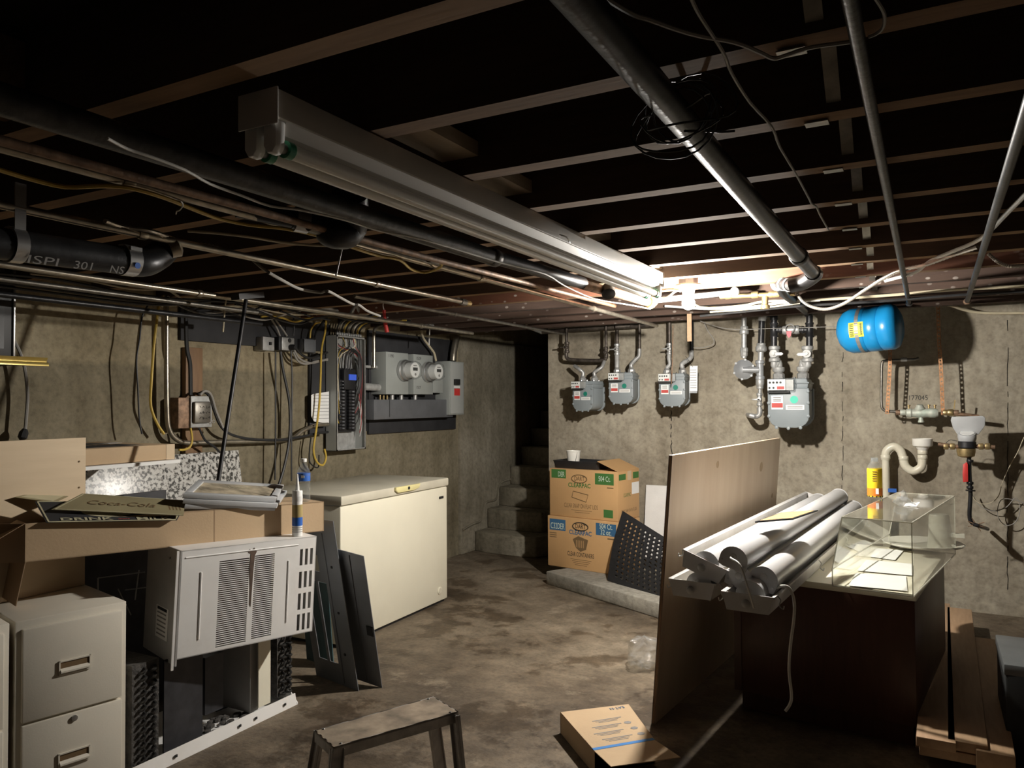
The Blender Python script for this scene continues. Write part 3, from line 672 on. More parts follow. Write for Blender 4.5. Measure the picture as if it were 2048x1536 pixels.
# ================================================================ gas wall
def disc(mb, O, n, r, t=.0012, k=14): return mb.lathe([(r, 0), (r, t)], O, n, k)
def make_meter(label):
    t = thing('gas_meter', label, 'gas meter')
    prof = [(-.095, .2), (-.095, .07)]+[(-.095+.06-.06*math.cos(a), .07-.06*math.sin(a)-.0) for a in [math.radians(x) for x in (22, 45, 67, 90)]]
    prof += [(.035+.06*math.sin(a), .07-.06*math.cos(a)) for a in [math.radians(x) for x in (0, 22, 45, 67, 90)]]+[(.095, .2)]
    g = lambda s: [(x*s, (z-.1)*s+.1) for x, z in prof]
    ex, ez = (1, 0, 0), (0, 0, 1)
    ob('case', MB().prism(prof, (0, -.08, 0), ex, ez, (0, .17, 0)), 'meter_grey', t, bevel=.006, local=True)
    fc = ob('front_cover', MB().prism(g(1.1), (0, -.1, 0), ex, ez, (0, .022, 0)), 'meter_grey', t, bevel=.006, local=True)
    ob('back_cover', MB().prism(g(1.1), (0, .088, 0), ex, ez, (0, .022, 0)), 'meter_grey', t, bevel=.006, local=True)
    ob('head', MB().prism([(-.095, .2), (.095, .2), (.1, .235), (.09, .262), (-.09, .262), (-.1, .235)], (0, -.085, 0), ex, ez, (0, .18, 0)), 'meter_grey', t, bevel=.006, local=True)
    ob('flange', MB().box((-.104, -.092, .232), (.104, .1, .242)), 'meter_grey', t, bevel=.003, local=True)
    b0 = None
    for x, z in ((-.098, .13), (-.098, .06), (-.06, .0), (.0, -.004), (.06, .0), (.098, .06), (.098, .13), (.098, .19)):
        if b0 is None: b0 = ob('bolt', MB().lathe([(.009, 0), (.009, .005), (.004, .007)], (0, 0, 0), (0, -1, 0), 8), 'meter_grey', t, local=True); b0.location = (x, -.1, z+.003)
        else: put(b0, t, (x, -.1, z+.003))
    s0 = None
    for x, y in ((-.03, -.07), (.03, -.07), (.085, -.05), (.085, .03), (0, .07)):
        if s0 is None: s0 = ob('screw', MB().lathe([(.006, 0), (.006, .008)], (0, 0, 0), (0, 0, 1), 6), 'steel_bright', t, local=True); s0.location = (x, y, .262)
        else: put(s0, t, (x, y, .262))
    ix = ob('index_box', MB().box((-.1, -.135, .195), (.035, -.085, .262)), 'glass', t, bevel=.006, local=True)
    ob('index_housing', MB().box((-.02, -.118, .2), (.03, -.088, .255)), 'galv_paint', t, local=True)
    dp = ob('dial_plate', MB().box((-.098, -.131, .2), (-.008, -.127, .257)), 'white', t, local=True)
    for i in range(4): ob('dial', disc(MB(), (-.086+.018*i, -.1312, .24), (0, -1, 0), .006), 'ink_black', dp, local=True)
    for i in range(2): ob('dial', disc(MB(), (-.088+.02*i, -.1312, .212), (0, -1, 0), .0055), 'ink_black', dp, local=True)
    ob('red_window', MB().box((-.05, -.1325, .204), (-.014, -.131, .22)), 'red_ink', dp, local=True)
    ob('index_shade', MB().box((-.1, -.13, .185), (.01, -.1, .194)), 'ink_black', t, local=True)
    np_ = ob('nameplate', MB().box((-.085, -.1025, .098), (-.025, -.1, .172)), 'paper', t, local=True)
    ob('red_band', MB().box((-.083, -.1035, .108), (-.027, -.1025, .132)), 'red_ink', np_, local=True)
    for z in (.16, .15, .141): ob('print_line', MB().box((-.075, -.1032, z), (-.036, -.1025, z+.004)), 'ink_grey', np_, local=True)
    ob('round_sticker', disc(MB(), (.03, -.1, .15), (0, -1, 0), .02, .0015, 20), 'green_sticker', t, local=True)
    sp = ob('barcode_strip', MB().box((-.012, -.1018, .096), (.08, -.1, .122)), 'paper', t, local=True)
    for z in (.104, .112): ob('print_line', MB().box((-.004, -.1025, z), (.072, -.1018, z+.003)), 'ink_grey', sp, local=True)
    for x in (-.062, .062): ob('union_nut', MB().lathe([(.028, 0), (.031, .008), (.031, .028), (.024, .034), (.018, .05)], (x, 0, .26), (0, 0, 1), 8), 'galvanised', t, local=True)
    return t
m3 = make_meter('grey gas meter with a long paper tag hanging on its right side')
def mk(o, lb): o['label'] = lb; return o
def mset(o, px, py, yf, rz, s):
    c = P(px, py, Y=yf); o.matrix_world = Matrix.Translation(c) @ Matrix.Rotation(math.radians(rz), 4, 'Z') @ Matrix.Scale(s, 4); return o
m1 = mk(copy_tree(m3), 'leftmost grey gas meter, hung lowest beside the dark stair opening')
m2 = mk(copy_tree(m3), 'grey gas meter hanging just right of the leftmost one')
m4 = mk(copy_tree(m3), 'large grey gas meter with a bright green round sticker')
for o in (m1, m2, m3, m4): o['group'] = 'gas meters on the concrete wall'
YM = 6.12
mset(m3, 1350, 813, YM, 3, 1.02); mset(m2, 1249, 808, YM, 3, 1.0); mset(m1, 1178, 822, YM+.0, -11, .98); mset(m4, 1583, 855, YM-.04, 0, 1.40)
def tops(m): return [m.matrix_world @ V((x, 0, .31)) for x in (-.062, .062)]
for ch in m4.children:
    if ch.name.startswith('round_sticker'):
        ch.data = ch.data.copy(); ch.data.materials[0] = MT['green_bright']
# piping of the three smaller meters
def pipes(label, segs, loc):
    t = thing('gas_piping', label, 'pipe', loc)
    for kind, mat, r, pts in segs:
        q = cr(pts, 5) if kind.endswith('~') else pts
        ob(kind.rstrip('~'), MB().tube(q, r, 12), mat, t)
    return t
def valve(t, p, r=.026, mat='galvanised', lever=True):
    p = V(p); b = ob('valve', MB().lathe([(r*.8, -.05), (r, -.045), (r, -.03), (r*.75, -.026), (r*.85, 0), (r*.75, .026), (r, .03), (r, .045), (r*.8, .05)], p, (0, 0, 1), 10), mat, t)
    ob('stem', MB().lathe([(r*.75, 0), (r*.75, .03), (r*.35, .032), (r*.35, .045)], p, (0, -1, 0), 10), mat, b)
    if lever: ob('lock_wing', MB().box(p+V((-.048 if r < .03 else -.055, -.045, -.006)), p+V((.012, -.038, .006))), mat, b, bevel=.002)
    return b
a, b = tops(m1)
top = P(1133, 665, Y=YM+.05); top2 = P(1212, 650, Y=YM+.05)
t = pipes('rusty gas piping and low cross pipe above the leftmost meter', [
    ('riser', 'old_iron', .013, [V((top.x, YM+.05, 2.16)), V((top.x, YM+.05, P(1133, 715, Y=YM+.05).z))]),
    ('cross_pipe~', 'old_iron', .016, [P(1133, 700, Y=YM+.05), P(1134, 716, Y=YM+.05), P(1150, 720, Y=YM+.05), P(1200, 721, Y=YM+.05), P(1212, 716, Y=YM+.05), P(1212, 700, Y=YM+.05)]),
    ('riser', 'old_iron', .013, [V((top2.x, YM+.05, 2.16)), P(1212, 700, Y=YM+.05)]),
    ('swing_joint~', 'galvanised', .016, [a, a+V((0, 0, .03)), P(1158, 738, Y=YM), P(1149, 732, Y=YM+.03)]),
    ('swing_joint~', 'galvanised', .016, [b, b+V((0, 0, .03)), P(1203, 735, Y=YM), P(1209, 722, Y=YM+.05)])], a)
valve(t, P(1134, 695, Y=YM+.05), .024, 'old_iron'); valve(t, P(1212, 705, Y=YM+.05), .02, 'old_iron', False)
a, b = tops(m2)
t = pipes('gas risers feeding the second meter from the left', [
    ('riser', 'old_iron', .016, [P(1234, 660, Y=YM+.02), P(1234, 690, Y=YM+.02)]), ('elbow', 'old_iron', .02, [P(1231, 654, Y=YM+.02), P(1260, 652, Y=YM+.05)]),
    ('nipple~', 'galv_paint', .02, [P(1234, 706, Y=YM+.02), P(1234, 722, Y=YM), a]),
    ('riser', 'old_iron', .014, [V((P(1279, 650, Y=YM+.06).x, YM+.06, 2.16)), P(1279, 700, Y=YM+.06)]),
    ('swing_joint~', 'galvanised', .017, [P(1279, 698, Y=YM+.06), P(1278, 712, Y=YM+.05), P(1270, 720, Y=YM+.03), b+V((0, 0, .02)), b])], a)
valve(t, P(1234, 699, Y=YM+.02), .026)
a, b = tops(m3)
t = pipes('gas risers behind the bulb feeding the third meter from the left', [
    ('riser', 'old_iron', .017, [V((P(1339, 650, Y=YM+.02).x, YM+.02, 2.16)), P(1339, 690, Y=YM+.02)]),
    ('nipple~', 'galv_paint', .018, [P(1339, 704, Y=YM+.02), P(1338, 716, Y=YM), P(1340, 728, Y=YM), a]),
    ('riser', 'black_iron', .018, [V((P(1383, 650, Y=YM+.08).x, YM+.08, 2.16)), P(1383, 705, Y=YM+.08)]),
    ('swing_joint~', 'galv_paint', .019, [P(1383, 702, Y=YM+.08), P(1381, 716, Y=YM+.06), b+V((0, 0, .03)), b])], a)
valve(t, P(1339, 698, Y=YM+.02), .026)
# paper tag on meter three
q = P(1386, 757, Y=5.98)
tg = thing('paper_tag', 'long white paper tag wired to the third gas meter', 'tag', q)
o = ob('sheet', MB().fbox(q+V((-.028, 0, -.1)), (.056, .02, 0), (0, .002, 0), (.004, 0, .2)), 'paper', tg)
for i in range(8): ob('print_line', MB().fbox(q+V((-.022, .0, -.075+.02*i)), (.044, .016, 0), (0, -.0015, 0), (0, 0, .004)), 'ink_grey', o)
ob('dark_foot', MB().fbox(q+V((-.03, -.001, -.115)), (.056, .02, 0), (0, .004, 0), (0, 0, .016)), 'panel_cover', tg)
ob('wire', MB().tube([q+V((0, 0, .09)), P(1378, 722, Y=6.0), P(1371, 712, Y=6.02)], .0016, 5), 'ink_black', tg)
run('hanging_rod', 'thin dark rod hanging from the joists in front of the third meter', 'rod', 'rusty_pipe', .004, [(1346, 650), (1345, 700), (1344, 745), (1343, 768)], 3, 6, pl=dict(Y=5.9))
ob('wood_strip', MB().fbox(V((P(1374, 640, Y=5.5).x, 5.5, 2.136)), (.032, 0, 0), (0, .012, 0), (0, 0, -.20)), 'lumber', label='short wooden strip hanging beneath the bulb', cat='wood strip')
run('bent_wire', 'bent stiff wire sticking out to the right of the third meter', 'wire', 'cable_grey', .004, [(1408, 645), (1416, 662), (1428, 680), (1424, 690), (1400, 696), (1378, 694)], 3, 6, pl=dict(Y=6.2))
run('thin_wire', 'thin wire stretched level across the gas risers', 'wire', 'cable_grey', .003, [(1400, 642), (1440, 655), (1480, 659), (1540, 657), (1620, 655), (1690, 652)], 3, 5, pl=dict(Y=6.03))
# gas header pipes under the ceiling on the left
t = thing('gas_header', 'horizontal galvanised header pipe above the left gas meters', 'pipe', P(1150, 655, Y=6.2))
ob('pipe', MB().tube([P(1062, 655, Y=6.2), P(1085, 664, Y=6.2)], .022, 10), 'galvanised', t); ob('elbow', MB().sphere(P(1058, 653, Y=6.2), .032, 10), 'galvanised', t)
ob('pipe', MB().tube([P(1085, 664, Y=6.2), P(1140, 660, Y=6.2), P(1310, 650, Y=6.2)], .02, 10), 'old_iron', t)
# ---- big meter piping with valves and bypass
a, b = tops(m4); yy = 6.06
t = thing('gas_manifold', 'black iron pipe manifold with valves and red-tagged bypass over the big meter', 'pipe', (a+b)/2)
L = lambda x, y: P(x, y, Y=yy)
ob('riser', MB().tube([L(1548, 636), L(1548, 698)], .024, 14), 'black_iron', t); ob('elbow', MB().tube(cr([L(1536, 627), L(1546, 628), L(1548, 640)], 4), .03, 14), 'black_iron', t)
ob('riser', MB().tube([L(1619, 630), L(1619, 698)], .024, 14), 'black_iron', t); ob('elbow', MB().sphere(L(1617, 626), .036, 12), 'black_iron', t)
ob('bypass', MB().tube([L(1548, 660), L(1619, 660)], .021, 14), 'black_iron', t)
for x in (1548, 1619):
    ob('tee', MB().lathe([(.032, -.055), (.032, -.045), (.028, -.04), (.028, .04), (.032, .045), (.032, .055)], L(x, 660), (0, 0, 1), 14), 'black_iron', t)
for x in (1561, 1606): collar(t, L(x, 660), (1, 0, 0), .029, .02, 'black_iron')
vb = ob('bypass_valve', MB().lathe([(.03, -.06), (.034, -.05), (.034, -.03), (.03, -.02), (.034, 0), (.03, .02), (.034, .03), (.034, .05), (.03, .06)], L(1582, 660), (1, 0, 0), 12), 'galvanised', t)
ob('lock_ring', MB().tube([L(1582, 658)+V((.032*math.cos(u), -.05, .032*math.sin(u))) for u in [2*math.pi*i/16 for i in range(17)]], .005, 6), 'galvanised', vb)
ob('red_tag', MB().prism([(-.018, .02), (.018, .02), (.016, -.012), (0, -.03), (-.014, -.01)], L(1580, 669)+V((0, -.056, 0)), (1, 0, 0), (0, 0, 1), (0, .004, 0)), 'pink', vb)
for x, tp, s in ((1549, a, 1), (1615, b, -1)):
    v = ob('valve', MB().lathe([(.036, -.06), (.042, -.055), (.042, -.035), (.034, -.03), (.036, 0), (.034, .03), (.042, .035), (.042, .055), (.036, .06)], L(x, 708), (0, 0, 1), 12), 'galv_paint', t)
    ob('stem', MB().lathe([(.03, 0), (.03, .035), (.012, .036), (.012, .05)], L(x, 708)+V((0, -.015, 0)), (0, -1, 0), 14), 'galv_paint', v)
    ob('lock_wing', MB().prism([(0, -.014), (.06*s, -.012), (.072*s, 0), (.06*s, .012), (0, .014)], L(x, 709)+V((0, -.055, 0)), (1, 0, 0), (0, 0, 1), (0, .006, 0)), 'galvanised', v, bevel=.001)
    ob('nipple', MB().tube(cr([L(x, 720), L(x, 733), tp+V((0, 0, .06)), tp+V((0, 0, -.01))], 4), .026, 12), 'galv_paint', t)
    ob('swivel_nut', MB().lathe([(.036, 0), (.044, .01), (.044, .035), (.034, .04)], tp-V((0, 0, .015)), (0, 0, 1), 10), 'galv_paint', t)
# ---- regulator branch
t = thing('gas_regulator', 'round grey gas regulator on galvanised pipes left of the big meter', 'gas regulator', P(1487, 740, Y=6.0))
K = lambda x, y: P(x, y, Y=6.05)
ob('vent_pipe', MB().tube([K(1488, 620), K(1488, 716)], .02, 12), 'galvanised', t)
for y, r_ in ((657, .03), (664, .036), (700, .03), (708, .027)): collar(t, K(1488, y), (0, 0, 1), r_, .035, 'galvanised', 8, 'coupling')
rc = K(1488, 739); ob('diaphragm_case', MB().lathe([(.06, .03), (.074, .015), (.078, .004), (.078, -.008), (.062, -.02), (.03, -.05), (.012, -.055)], rc, (0, 1, 0), 24), 'regulator_grey', t)
for i in range(6):
    u = math.radians(60*i+20); ob('bolt', MB().lathe([(.009, -.016), (.009, .01)], rc+V((.076*math.cos(u), 0, .076*math.sin(u))), (0, 1, 0), 6), 'regulator_grey', t)
ob('arm', MB().tube([rc+V((0, -.045, -.004)), K(1519, 740)+V((0, -.02, 0))], .024, 12), 'regulator_grey', t)
ob('body', MB().lathe([(.026, -.075), (.034, -.07), (.034, -.05), (.027, -.045), (.027, .045), (.034, .05), (.034, .07), (.026, .075)], K(1520, 740), (0, 0, 1), 12), 'regulator_grey', t)
ob('flange', MB().lathe([(.032, 0), (.032, .02)], K(1512, 740), (1, 0, 0), 10), 'regulator_grey', t)
ob('riser', MB().tube([K(1524, 636), K(1522, 690)], .024, 12), 'black_iron', t); ob('elbow', MB().tube(cr([K(1535, 631), K(1526, 630), K(1524, 642)], 4), .029, 12), 'galv_paint', t)
ob('union', MB().lathe([(.03, -.04), (.042, -.03), (.042, 0), (.034, .01), (.034, .025), (.028, .03)], K(1522, 694), (0, 0, 1), 8), 'galvanised', t)
ob('nipple', MB().tube([K(1522, 700), K(1521, 728)], .021, 12), 'galvanised', t)
ob('reducer', MB().lathe([(.02, -.05), (.026, -.045), (.026, -.025), (.032, -.01), (.032, .02), (.024, .03), (.024, .05)], K(1520, 765), (0, 0, 1), 12), 'galvanised', t)
ob('nipple', MB().tube([K(1520, 772), K(1519, 822)], .013, 10), 'galvanised', t)
valve(t, K(1519, 799), .022)
ob('elbow', MB().tube(cr([K(1519, 815), K(1519, 828), K(1512, 833), K(1500, 831), P(1496, 830, Y=YW)], 4), .02, 10), 'galvanised', t)
# ---- blue expansion tank slung from the joists
ct = P(1736, 659, Y=5.69); ax = V((.965, -.25, .05)).normalized()
t = thing('expansion_tank', 'bright blue steel expansion tank slung horizontally from the joists', 'tank', ct)
L_ = .20; R_ = .152
prof = [(.001, -L_), (.05, -L_+.006), (.10, -L_+.028), (.135, -L_+.06), (R_, -L_+.1), (R_, -.0), (R_-.006, .006), (R_, .013), (R_, .085), (R_-.007, .092), (R_, .1), (R_, L_-.045), (.14, L_-.02), (.10, L_), (.001, L_+.01)]
ob('shell', MB().lathe(prof, ct, ax, 40), 'blue_tank', t, ang=60)
sx = ct-ax*.028
side = ax.cross(V((0, 0, 1))).normalized(); upv = side.cross(ax)
st_ = []
for i in range(25):
    u = math.radians(-20+220*i/24+160); st_.append((u))
mb = MB(); prev = None
for i in range(33):
    u = 2*math.pi*i/32; n_ = side*math.cos(u)+upv*math.sin(u); p = sx+n_*(R_+.002)
    if prev: mb.add([prev[0]-ax*.012, prev[0]+ax*.012, p+ax*.012, p-ax*.012], [(0, 1, 2, 3)])
    prev = (p,)
so = ob('strap', mb, 'strap_grey', t)
ob('strap_tail', MB().fbox(sx+upv*(R_+.001)-ax*.012+side*.05, ax*.024, side*.002, V((0, 0, H-(sx.z+R_)))), 'strap_grey', t)
# yellow warning label on the camera side
vc = (CAMP-ct); vc = (vc-ax*vc.dot(ax)).normalized(); u0 = math.atan2(vc.dot(upv), vc.dot(side))
def lab(u1, u2, l1, l2, mat, lift, name):
    mb = MB(); k = 5
    for i in range(k):
        a1, a2 = u1+(u2-u1)*i/k, u1+(u2-u1)*(i+1)/k
        f = lambda u, l: ct+ax*l+(side*math.cos(u)+upv*math.sin(u))*(R_+lift)
        mb.add([f(a1, l1), f(a1, l2), f(a2, l2), f(a2, l1)], [(0, 1, 2, 3)])
    return ob(name, mb, mat, t)
lab(u0-.28, u0+.38, -.075, .018, 'label_yellow', .0015, 'warning_label')
for i in range(7): lab(u0-.22+.08*i, u0-.18+.08*i, -.068, -.045, 'ink_black', .0022, 'label_print')
for i in range(6): lab(u0-.18+.085*i, u0-.13+.085*i, -.002, .010, 'ink_black', .0022, 'label_print')
# ---- perforated hanger straps on the wall
def pstrap(label, pts, w_=.024):
    t = thing('perforated_strap', label, 'hanger strap', pts[0])
    mb = MB(); n = len(pts)
    for i in range(n-1):
        a, b = pts[i], pts[i+1]; d = (b-a); tt = d.normalized(); x = V((1, 0, 0)); x = (x-tt*x.dot(tt)).normalized()*w_/2; nn = V((0, -.0015, 0)); h = .28
        m = a+d*.5; r_ = w_*.26; ring = [m+x.normalized()*r_*math.cos(u)+tt*r_*math.sin(u) for u in [math.radians(45*j) for j in range(8)]]
        sq = [m+x, b+x, b, b-x, m-x, a-x, a, a+x]
        mb.add(sq+ring, [(j, (j+1) % 8, 8+(j+1) % 8, 8+j) for j in range(8)])
    o = ob('band', mb, 'copper_rust', t); md = o.modifiers.new('thickness', 'SOLIDIFY'); md.thickness = .002
    return t
def spts(pp, n, Y):
    q = cr([P(x, y, Y=Y) for x, y in pp], 12); o = []
    for i in range(n): 
        f_ = i/(n-1)*(len(q)-1); k = min(int(f_), len(q)-2); o.append(q[k].lerp(q[k+1], f_-k))
    return o
pstrap('rusty perforated strap under the right end of the blue tank', spts([(1780, 660), (1780, 725), (1777, 780), (1774, 828)], 22, 6.1))
pstrap('rusty perforated strap holding the backflow valve right of the tank', spts([(1876, 610), (1878, 680), (1882, 740), (1886, 830)], 28, 6.12))
# ---- small pipe from the tank down to the backflow valve
G = lambda x, y: P(x, y, Y=6.12)
t = thing('backflow_assembly', 'verdigris bronze backflow valve on a water pipe hung beneath the blue tank', 'valve', G(1845, 825))
ob('pipe', MB().tube(cr([G(1838, 716), G(1828, 719), G(1800, 720), G(1770, 722), G(1764, 728), G(1763, 760), G(1763, 808), G(1768, 820), G(1785, 823), G(1800, 823)], 4), .010, 10), 'conduit_dark', t)
collar(t, G(1808, 719), (1, 0, 0), .015, .04, 'galvanised')
vb = ob('body', MB().lathe([(.022, -.10), (.03, -.095), (.034, -.07), (.028, -.06), (.034, -.02), (.036, .0), (.03, .03), (.034, .05), (.034, .08), (.024, .1)], G(1844, 826), (1, 0, 0), 14), 'bronze_green', t)
ob('bonnet', MB().lathe([(.03, 0), (.034, .02), (.026, .03), (.02, .045)], G(1840, 822), (0, -.2, 1), 14), 'bronze_green', vb)
ob('drain', MB().lathe([(.014, 0), (.016, .03), (.02, .035), (.02, .045)], G(1842, 832), (0, 0, -1), 10), 'bronze_green', vb)
for x in (1818, 1836, 1858, 1870): ob('test_cock', MB().lathe([(.006, 0), (.006, .02), (.01, .022), (.01, .03)], G(x, 818), (0, 0, 1), 8), 'brass', vb)
for x, m_, r_ in ((1797, 'rusty_pipe', .018), (1806, 'bronze_green', .022), (1892, 'brass', .02), (1901, 'brass', .024), (1912, 'rusty_pipe', .018)): collar(t, G(x, 825), (1, 0, 0), r_, .035, m_, 10, 'union')
ob('pipe', MB().tube([G(1885, 826), G(1925, 829), G(1958, 833)], .013, 10), 'rusty_pipe', t)
ob('handle', MB().bar(G(1908, 818), G(1910, 800), .008, .008), 'brass', t)
# ---- water meter
t = thing('water_meter', 'bronze water meter under a raised pale grey plastic lid', 'water meter', G(1932, 890))
Q = lambda x, y: P(x, y, Y=5.98)
ob('lid', MB().prism([(-.095, .055), (.085, .062), (.1, .05), (.098, -.005), (.06, -.065), (-.06, -.07), (-.088, -.02), (-.1, .03)], Q(1936, 850), (1, 0, 0), (0, -.25, 1), (0, .012, 0)), 'grey_white', t, bevel=.006)
ob('register', MB().lathe([(.052, -.02), (.056, .0), (.056, .02), (.05, .03)], Q(1934, 875), (0, -.35, 1), 20), 'grey_white', t)
ob('dial', disc(MB(), Q(1934, 875)+V((0, -.011, .03)), V((0, -.35, 1)), .042, .002, 20), 'white', t)
ob('collar', MB().lathe([(.05, -.04), (.054, -.035), (.054, 0), (.05, .005)], Q(1934, 884), (0, 0, 1), 20), 'black_plastic', t)
ob('body', MB().lathe([(.03, -.06), (.05, -.05), (.056, -.02), (.056, 0)], Q(1932, 897), (0, 0, 1), 18), 'brass', t)
ob('pipe', MB().tube([Q(1876, 888), Q(1910, 893), Q(1960, 893), Q(1990, 894)], .014, 10), 'rusty_pipe', t)
for x in (1892, 1905, 1962, 1975): collar(t, Q(x, 893), (1, 0, 0), .021, .03, 'brass', 8, 'union')
ob('sensor_wire', MB().tube(cr([Q(1914, 882), Q(1900, 880), Q(1892, 886)], 4), .002, 5), 'cable_black', t)
# ---- riser with the red ball valve
t = thing('water_riser', 'black water riser with a red-handled valve below the water meter', 'pipe', Q(1938, 1000))
ob('pipe', MB().tube(cr([Q(1938, 912), Q(1939, 950), Q(1941, 990), Q(1939, 1030), Q(1944, 1046), Q(1958, 1052), P(1975, 1058, Y=6.3)], 4), .013, 12), 'black_iron', t)
for y in (905, 922, 966, 975): collar(t, Q(1940, y), (0, 0, 1), .021, .018, 'black_iron', 10, 'fitting')
ob('valve_handle', MB().prism([(-.014, .06), (.008, .075), (.014, .06), (.014, -.055), (-.016, -.06), (-.018, 0)], Q(1931, 946)+V((0, -.03, 0)), (1, 0, 0), (0, 0, 1), (0, .014, 0)), 'red', t, bevel=.003)
ob('flange', MB().lathe([(.03, 0), (.03, .008)], Q(1941, 982), (0, 0, 1), 12), 'black_iron', t)
mb = MB()
for a_ in (-.5, .2, .9): mb.tube([Q(1952, 1048)+V((.05*math.cos(a_+2.6), -.02, .05*math.sin(a_+2.6))), Q(1952, 1048)-V((.05*math.cos(a_+2.6), .02, .05*math.sin(a_+2.6)))], .003, 5)
ob('clamp_wires', mb, 'rusty_pipe', t)
run('sensor_wires', 'pale looped wires hanging on the wall beside the water riser', 'wire', 'cable_cream', .0028,
    [(1942, 985), (1950, 1000), (1965, 1008), (1985, 1004), (1998, 990), (2004, 968), (2018, 935), (2035, 905), (2048, 875), (2060, 860)], 4, 6, pl=dict(Y=6.25))
run('sensor_wires', 'dark looped wires coiled low on the wall at the right edge', 'wire', 'cable_grey', .003,
    [(1945, 990), (1960, 1012), (1985, 1022), (2012, 1015), (2032, 995), (2040, 1020), (2030, 1045), (2010, 1050), (1995, 1030), (2002, 1000), (2030, 1000), (2055, 1010)], 4, 6, pl=dict(Y=6.27))
# ---- cream plastic trap with funnel
t = thing('drain_trap', 'cream plastic S-shaped drain trap with an open funnel cup', 'drain trap', P(1770, 940, Y=6.22))
T_ = lambda x, y: P(x, y, Y=6.22)
ob('standpipe', MB().tube([V((T_(1771, 915).x, 6.22, .0)), T_(1771, 915)], .025, 14), 'pvc', t)
ob('upper_bend', MB().tube(cr([T_(1771, 920), T_(1773, 902), T_(1787, 893), T_(1800, 900), T_(1807, 918)], 5), .029, 14), 'pvc', t)
ob('lower_bend', MB().tube(cr([T_(1806, 914), T_(1811, 932), T_(1826, 942), T_(1842, 934), T_(1845, 915)], 5), .029, 14), 'pvc', t)
for x, y in ((1771, 914), (1807, 916), (1845, 914), (1845, 904)): collar(t, T_(x, y), (0, 0, 1), .033, .03, 'pvc', 14, 'socket')
ob('funnel', MB().lathe([(.026, -.06), (.03, -.05), (.044, -.025), (.062, -.018), (.066, -.01), (.066, .035), (.06, .035), (.058, -.005), (.02, -.03)], T_(1845, 887), (0, 0, 1), 22), 'white_pvc', t)
ob('clip', MB().box(T_(1784, 980)+V((-.03, -.02, -.015)), T_(1784, 980)+V((.03, .0, .012))), 'label_blue', t)
# pencilled number on the concrete
text('177045', P(1836, 796, Y=YW), (1, 0, 0), (0, 0, 1), .035, 'ink_black', wb, width=.12, name='pencil_number')
# ================================================================ electrical wall (faces +X)
EX, EY_, EZ = V((1, 0, 0)), V((0, 1, 0)), V((0, 0, 1))
def wbox(name, x1, c0, c1, mat, parent, x0=XL, bevel=.004, **k):
    """box on the left wall: opposite corners c0, c1 given in the photograph on its front plane X=x1"""
    a, b = P(*c0, X=x1), P(*c1, X=x1)
    return ob(name, MB().box((x0, min(a.y, b.y), min(a.z, b.z)), (x1, max(a.y, b.y), max(a.z, b.z))), mat, parent, bevel=bevel, **k)
# painted backing boards
a, b = P(360, 605, X=-4.075), P(700, 708, X=-4.075)
wbox('backing_board', -4.075, (362, 612), (660, 704), 'black_paint', None, label='black painted backing board behind the switch boxes', cat='board')
wbox('backing_board', -4.075, (620, 706), (735, 862), 'black_paint', None, label='black painted board behind the open breaker panel', cat='board', bevel=.002)
wbox('backing_board', -4.074, (738, 660), (912, 858), 'black_paint', None, label='black painted board behind the electric meters', cat='board')
wbox('wood_plank', -4.06, (372, 694), (405, 905), 'brown_board', None, label='upright brown plank behind the small junction box', cat='plank')
# ---- open breaker panel
py0, py1, pz0, pz1, px0, px1 = 4.49, 4.835, 1.135, 2.025, -4.07, -3.96
t = thing('load_center', 'open grey breaker panel crowded with black breakers and wires', 'breaker panel', (px0, (py0+py1)/2, pz0))
ob('back', MB().box((px0, py0, pz0), (px0+.004, py1, pz1)), 'galv_paint', t)
for lo, hi in (((px0, py0, pz0), (px1, py0+.004, pz1)), ((px0, py1-.004, pz0), (px1, py1, pz1)), ((px0, py0, pz0), (px1, py1, pz0+.004)), ((px0, py0, pz1-.004), (px1, py1, pz1))):
    ob('side', MB().box(lo, hi), 'panel_grey', t)
mb = MB()
for lo, hi in (((py0, pz0), (py0+.014, pz1)), ((py1-.014, pz0), (py1, pz1)), ((py0, pz0), (py1, pz0+.012)), ((py0, pz1-.016), (py1, pz1))):
    mb.box((px1-.003, lo[0], lo[1]), (px1, hi[0], hi[1]))
ob('rim', mb, 'galvanised', t)
ob('bus_plate', MB().box((px0+.03, py0+.05, pz0+.14), (px0+.05, py1-.06, pz1-.25)), 'black_plastic', t, bevel=.004)
ob('main_breaker', MB().box((px0+.05, py0+.10, pz1-.42), (px1-.01, py1-.11, pz1-.26)), 'black_plastic', t, bevel=.005)
ob('status_display', MB().box((px1-.01, py0+.15, pz1-.345), (px1-.004, py0+.235, pz1-.30)), 'lcd_blue', t)
b0 = None; h0 = None
for i in range(15):
    for j in (0, 1):
        y = py0+.065+.115*j; z = pz0+.16+.026*i
        if b0 is None:
            b0 = ob('breaker', MB().box((px0+.05, 0, 0), (px1-.03, .075, .022)), 'black_plastic', t, local=False, bevel=.002)
            for v_ in b0.data.vertices: pass
            b0.location = (0, y, z); base_b = b0; h0 = ob('handle', MB().box((px1-.03, .02 , .005), (px1-.016, .045, .015)), 'gutter_grey', t); h0.parent = b0
        else:
            c = put(b0, t, (0, y, z)); hh = h0.copy(); COL.objects.link(hh); hh.parent = c
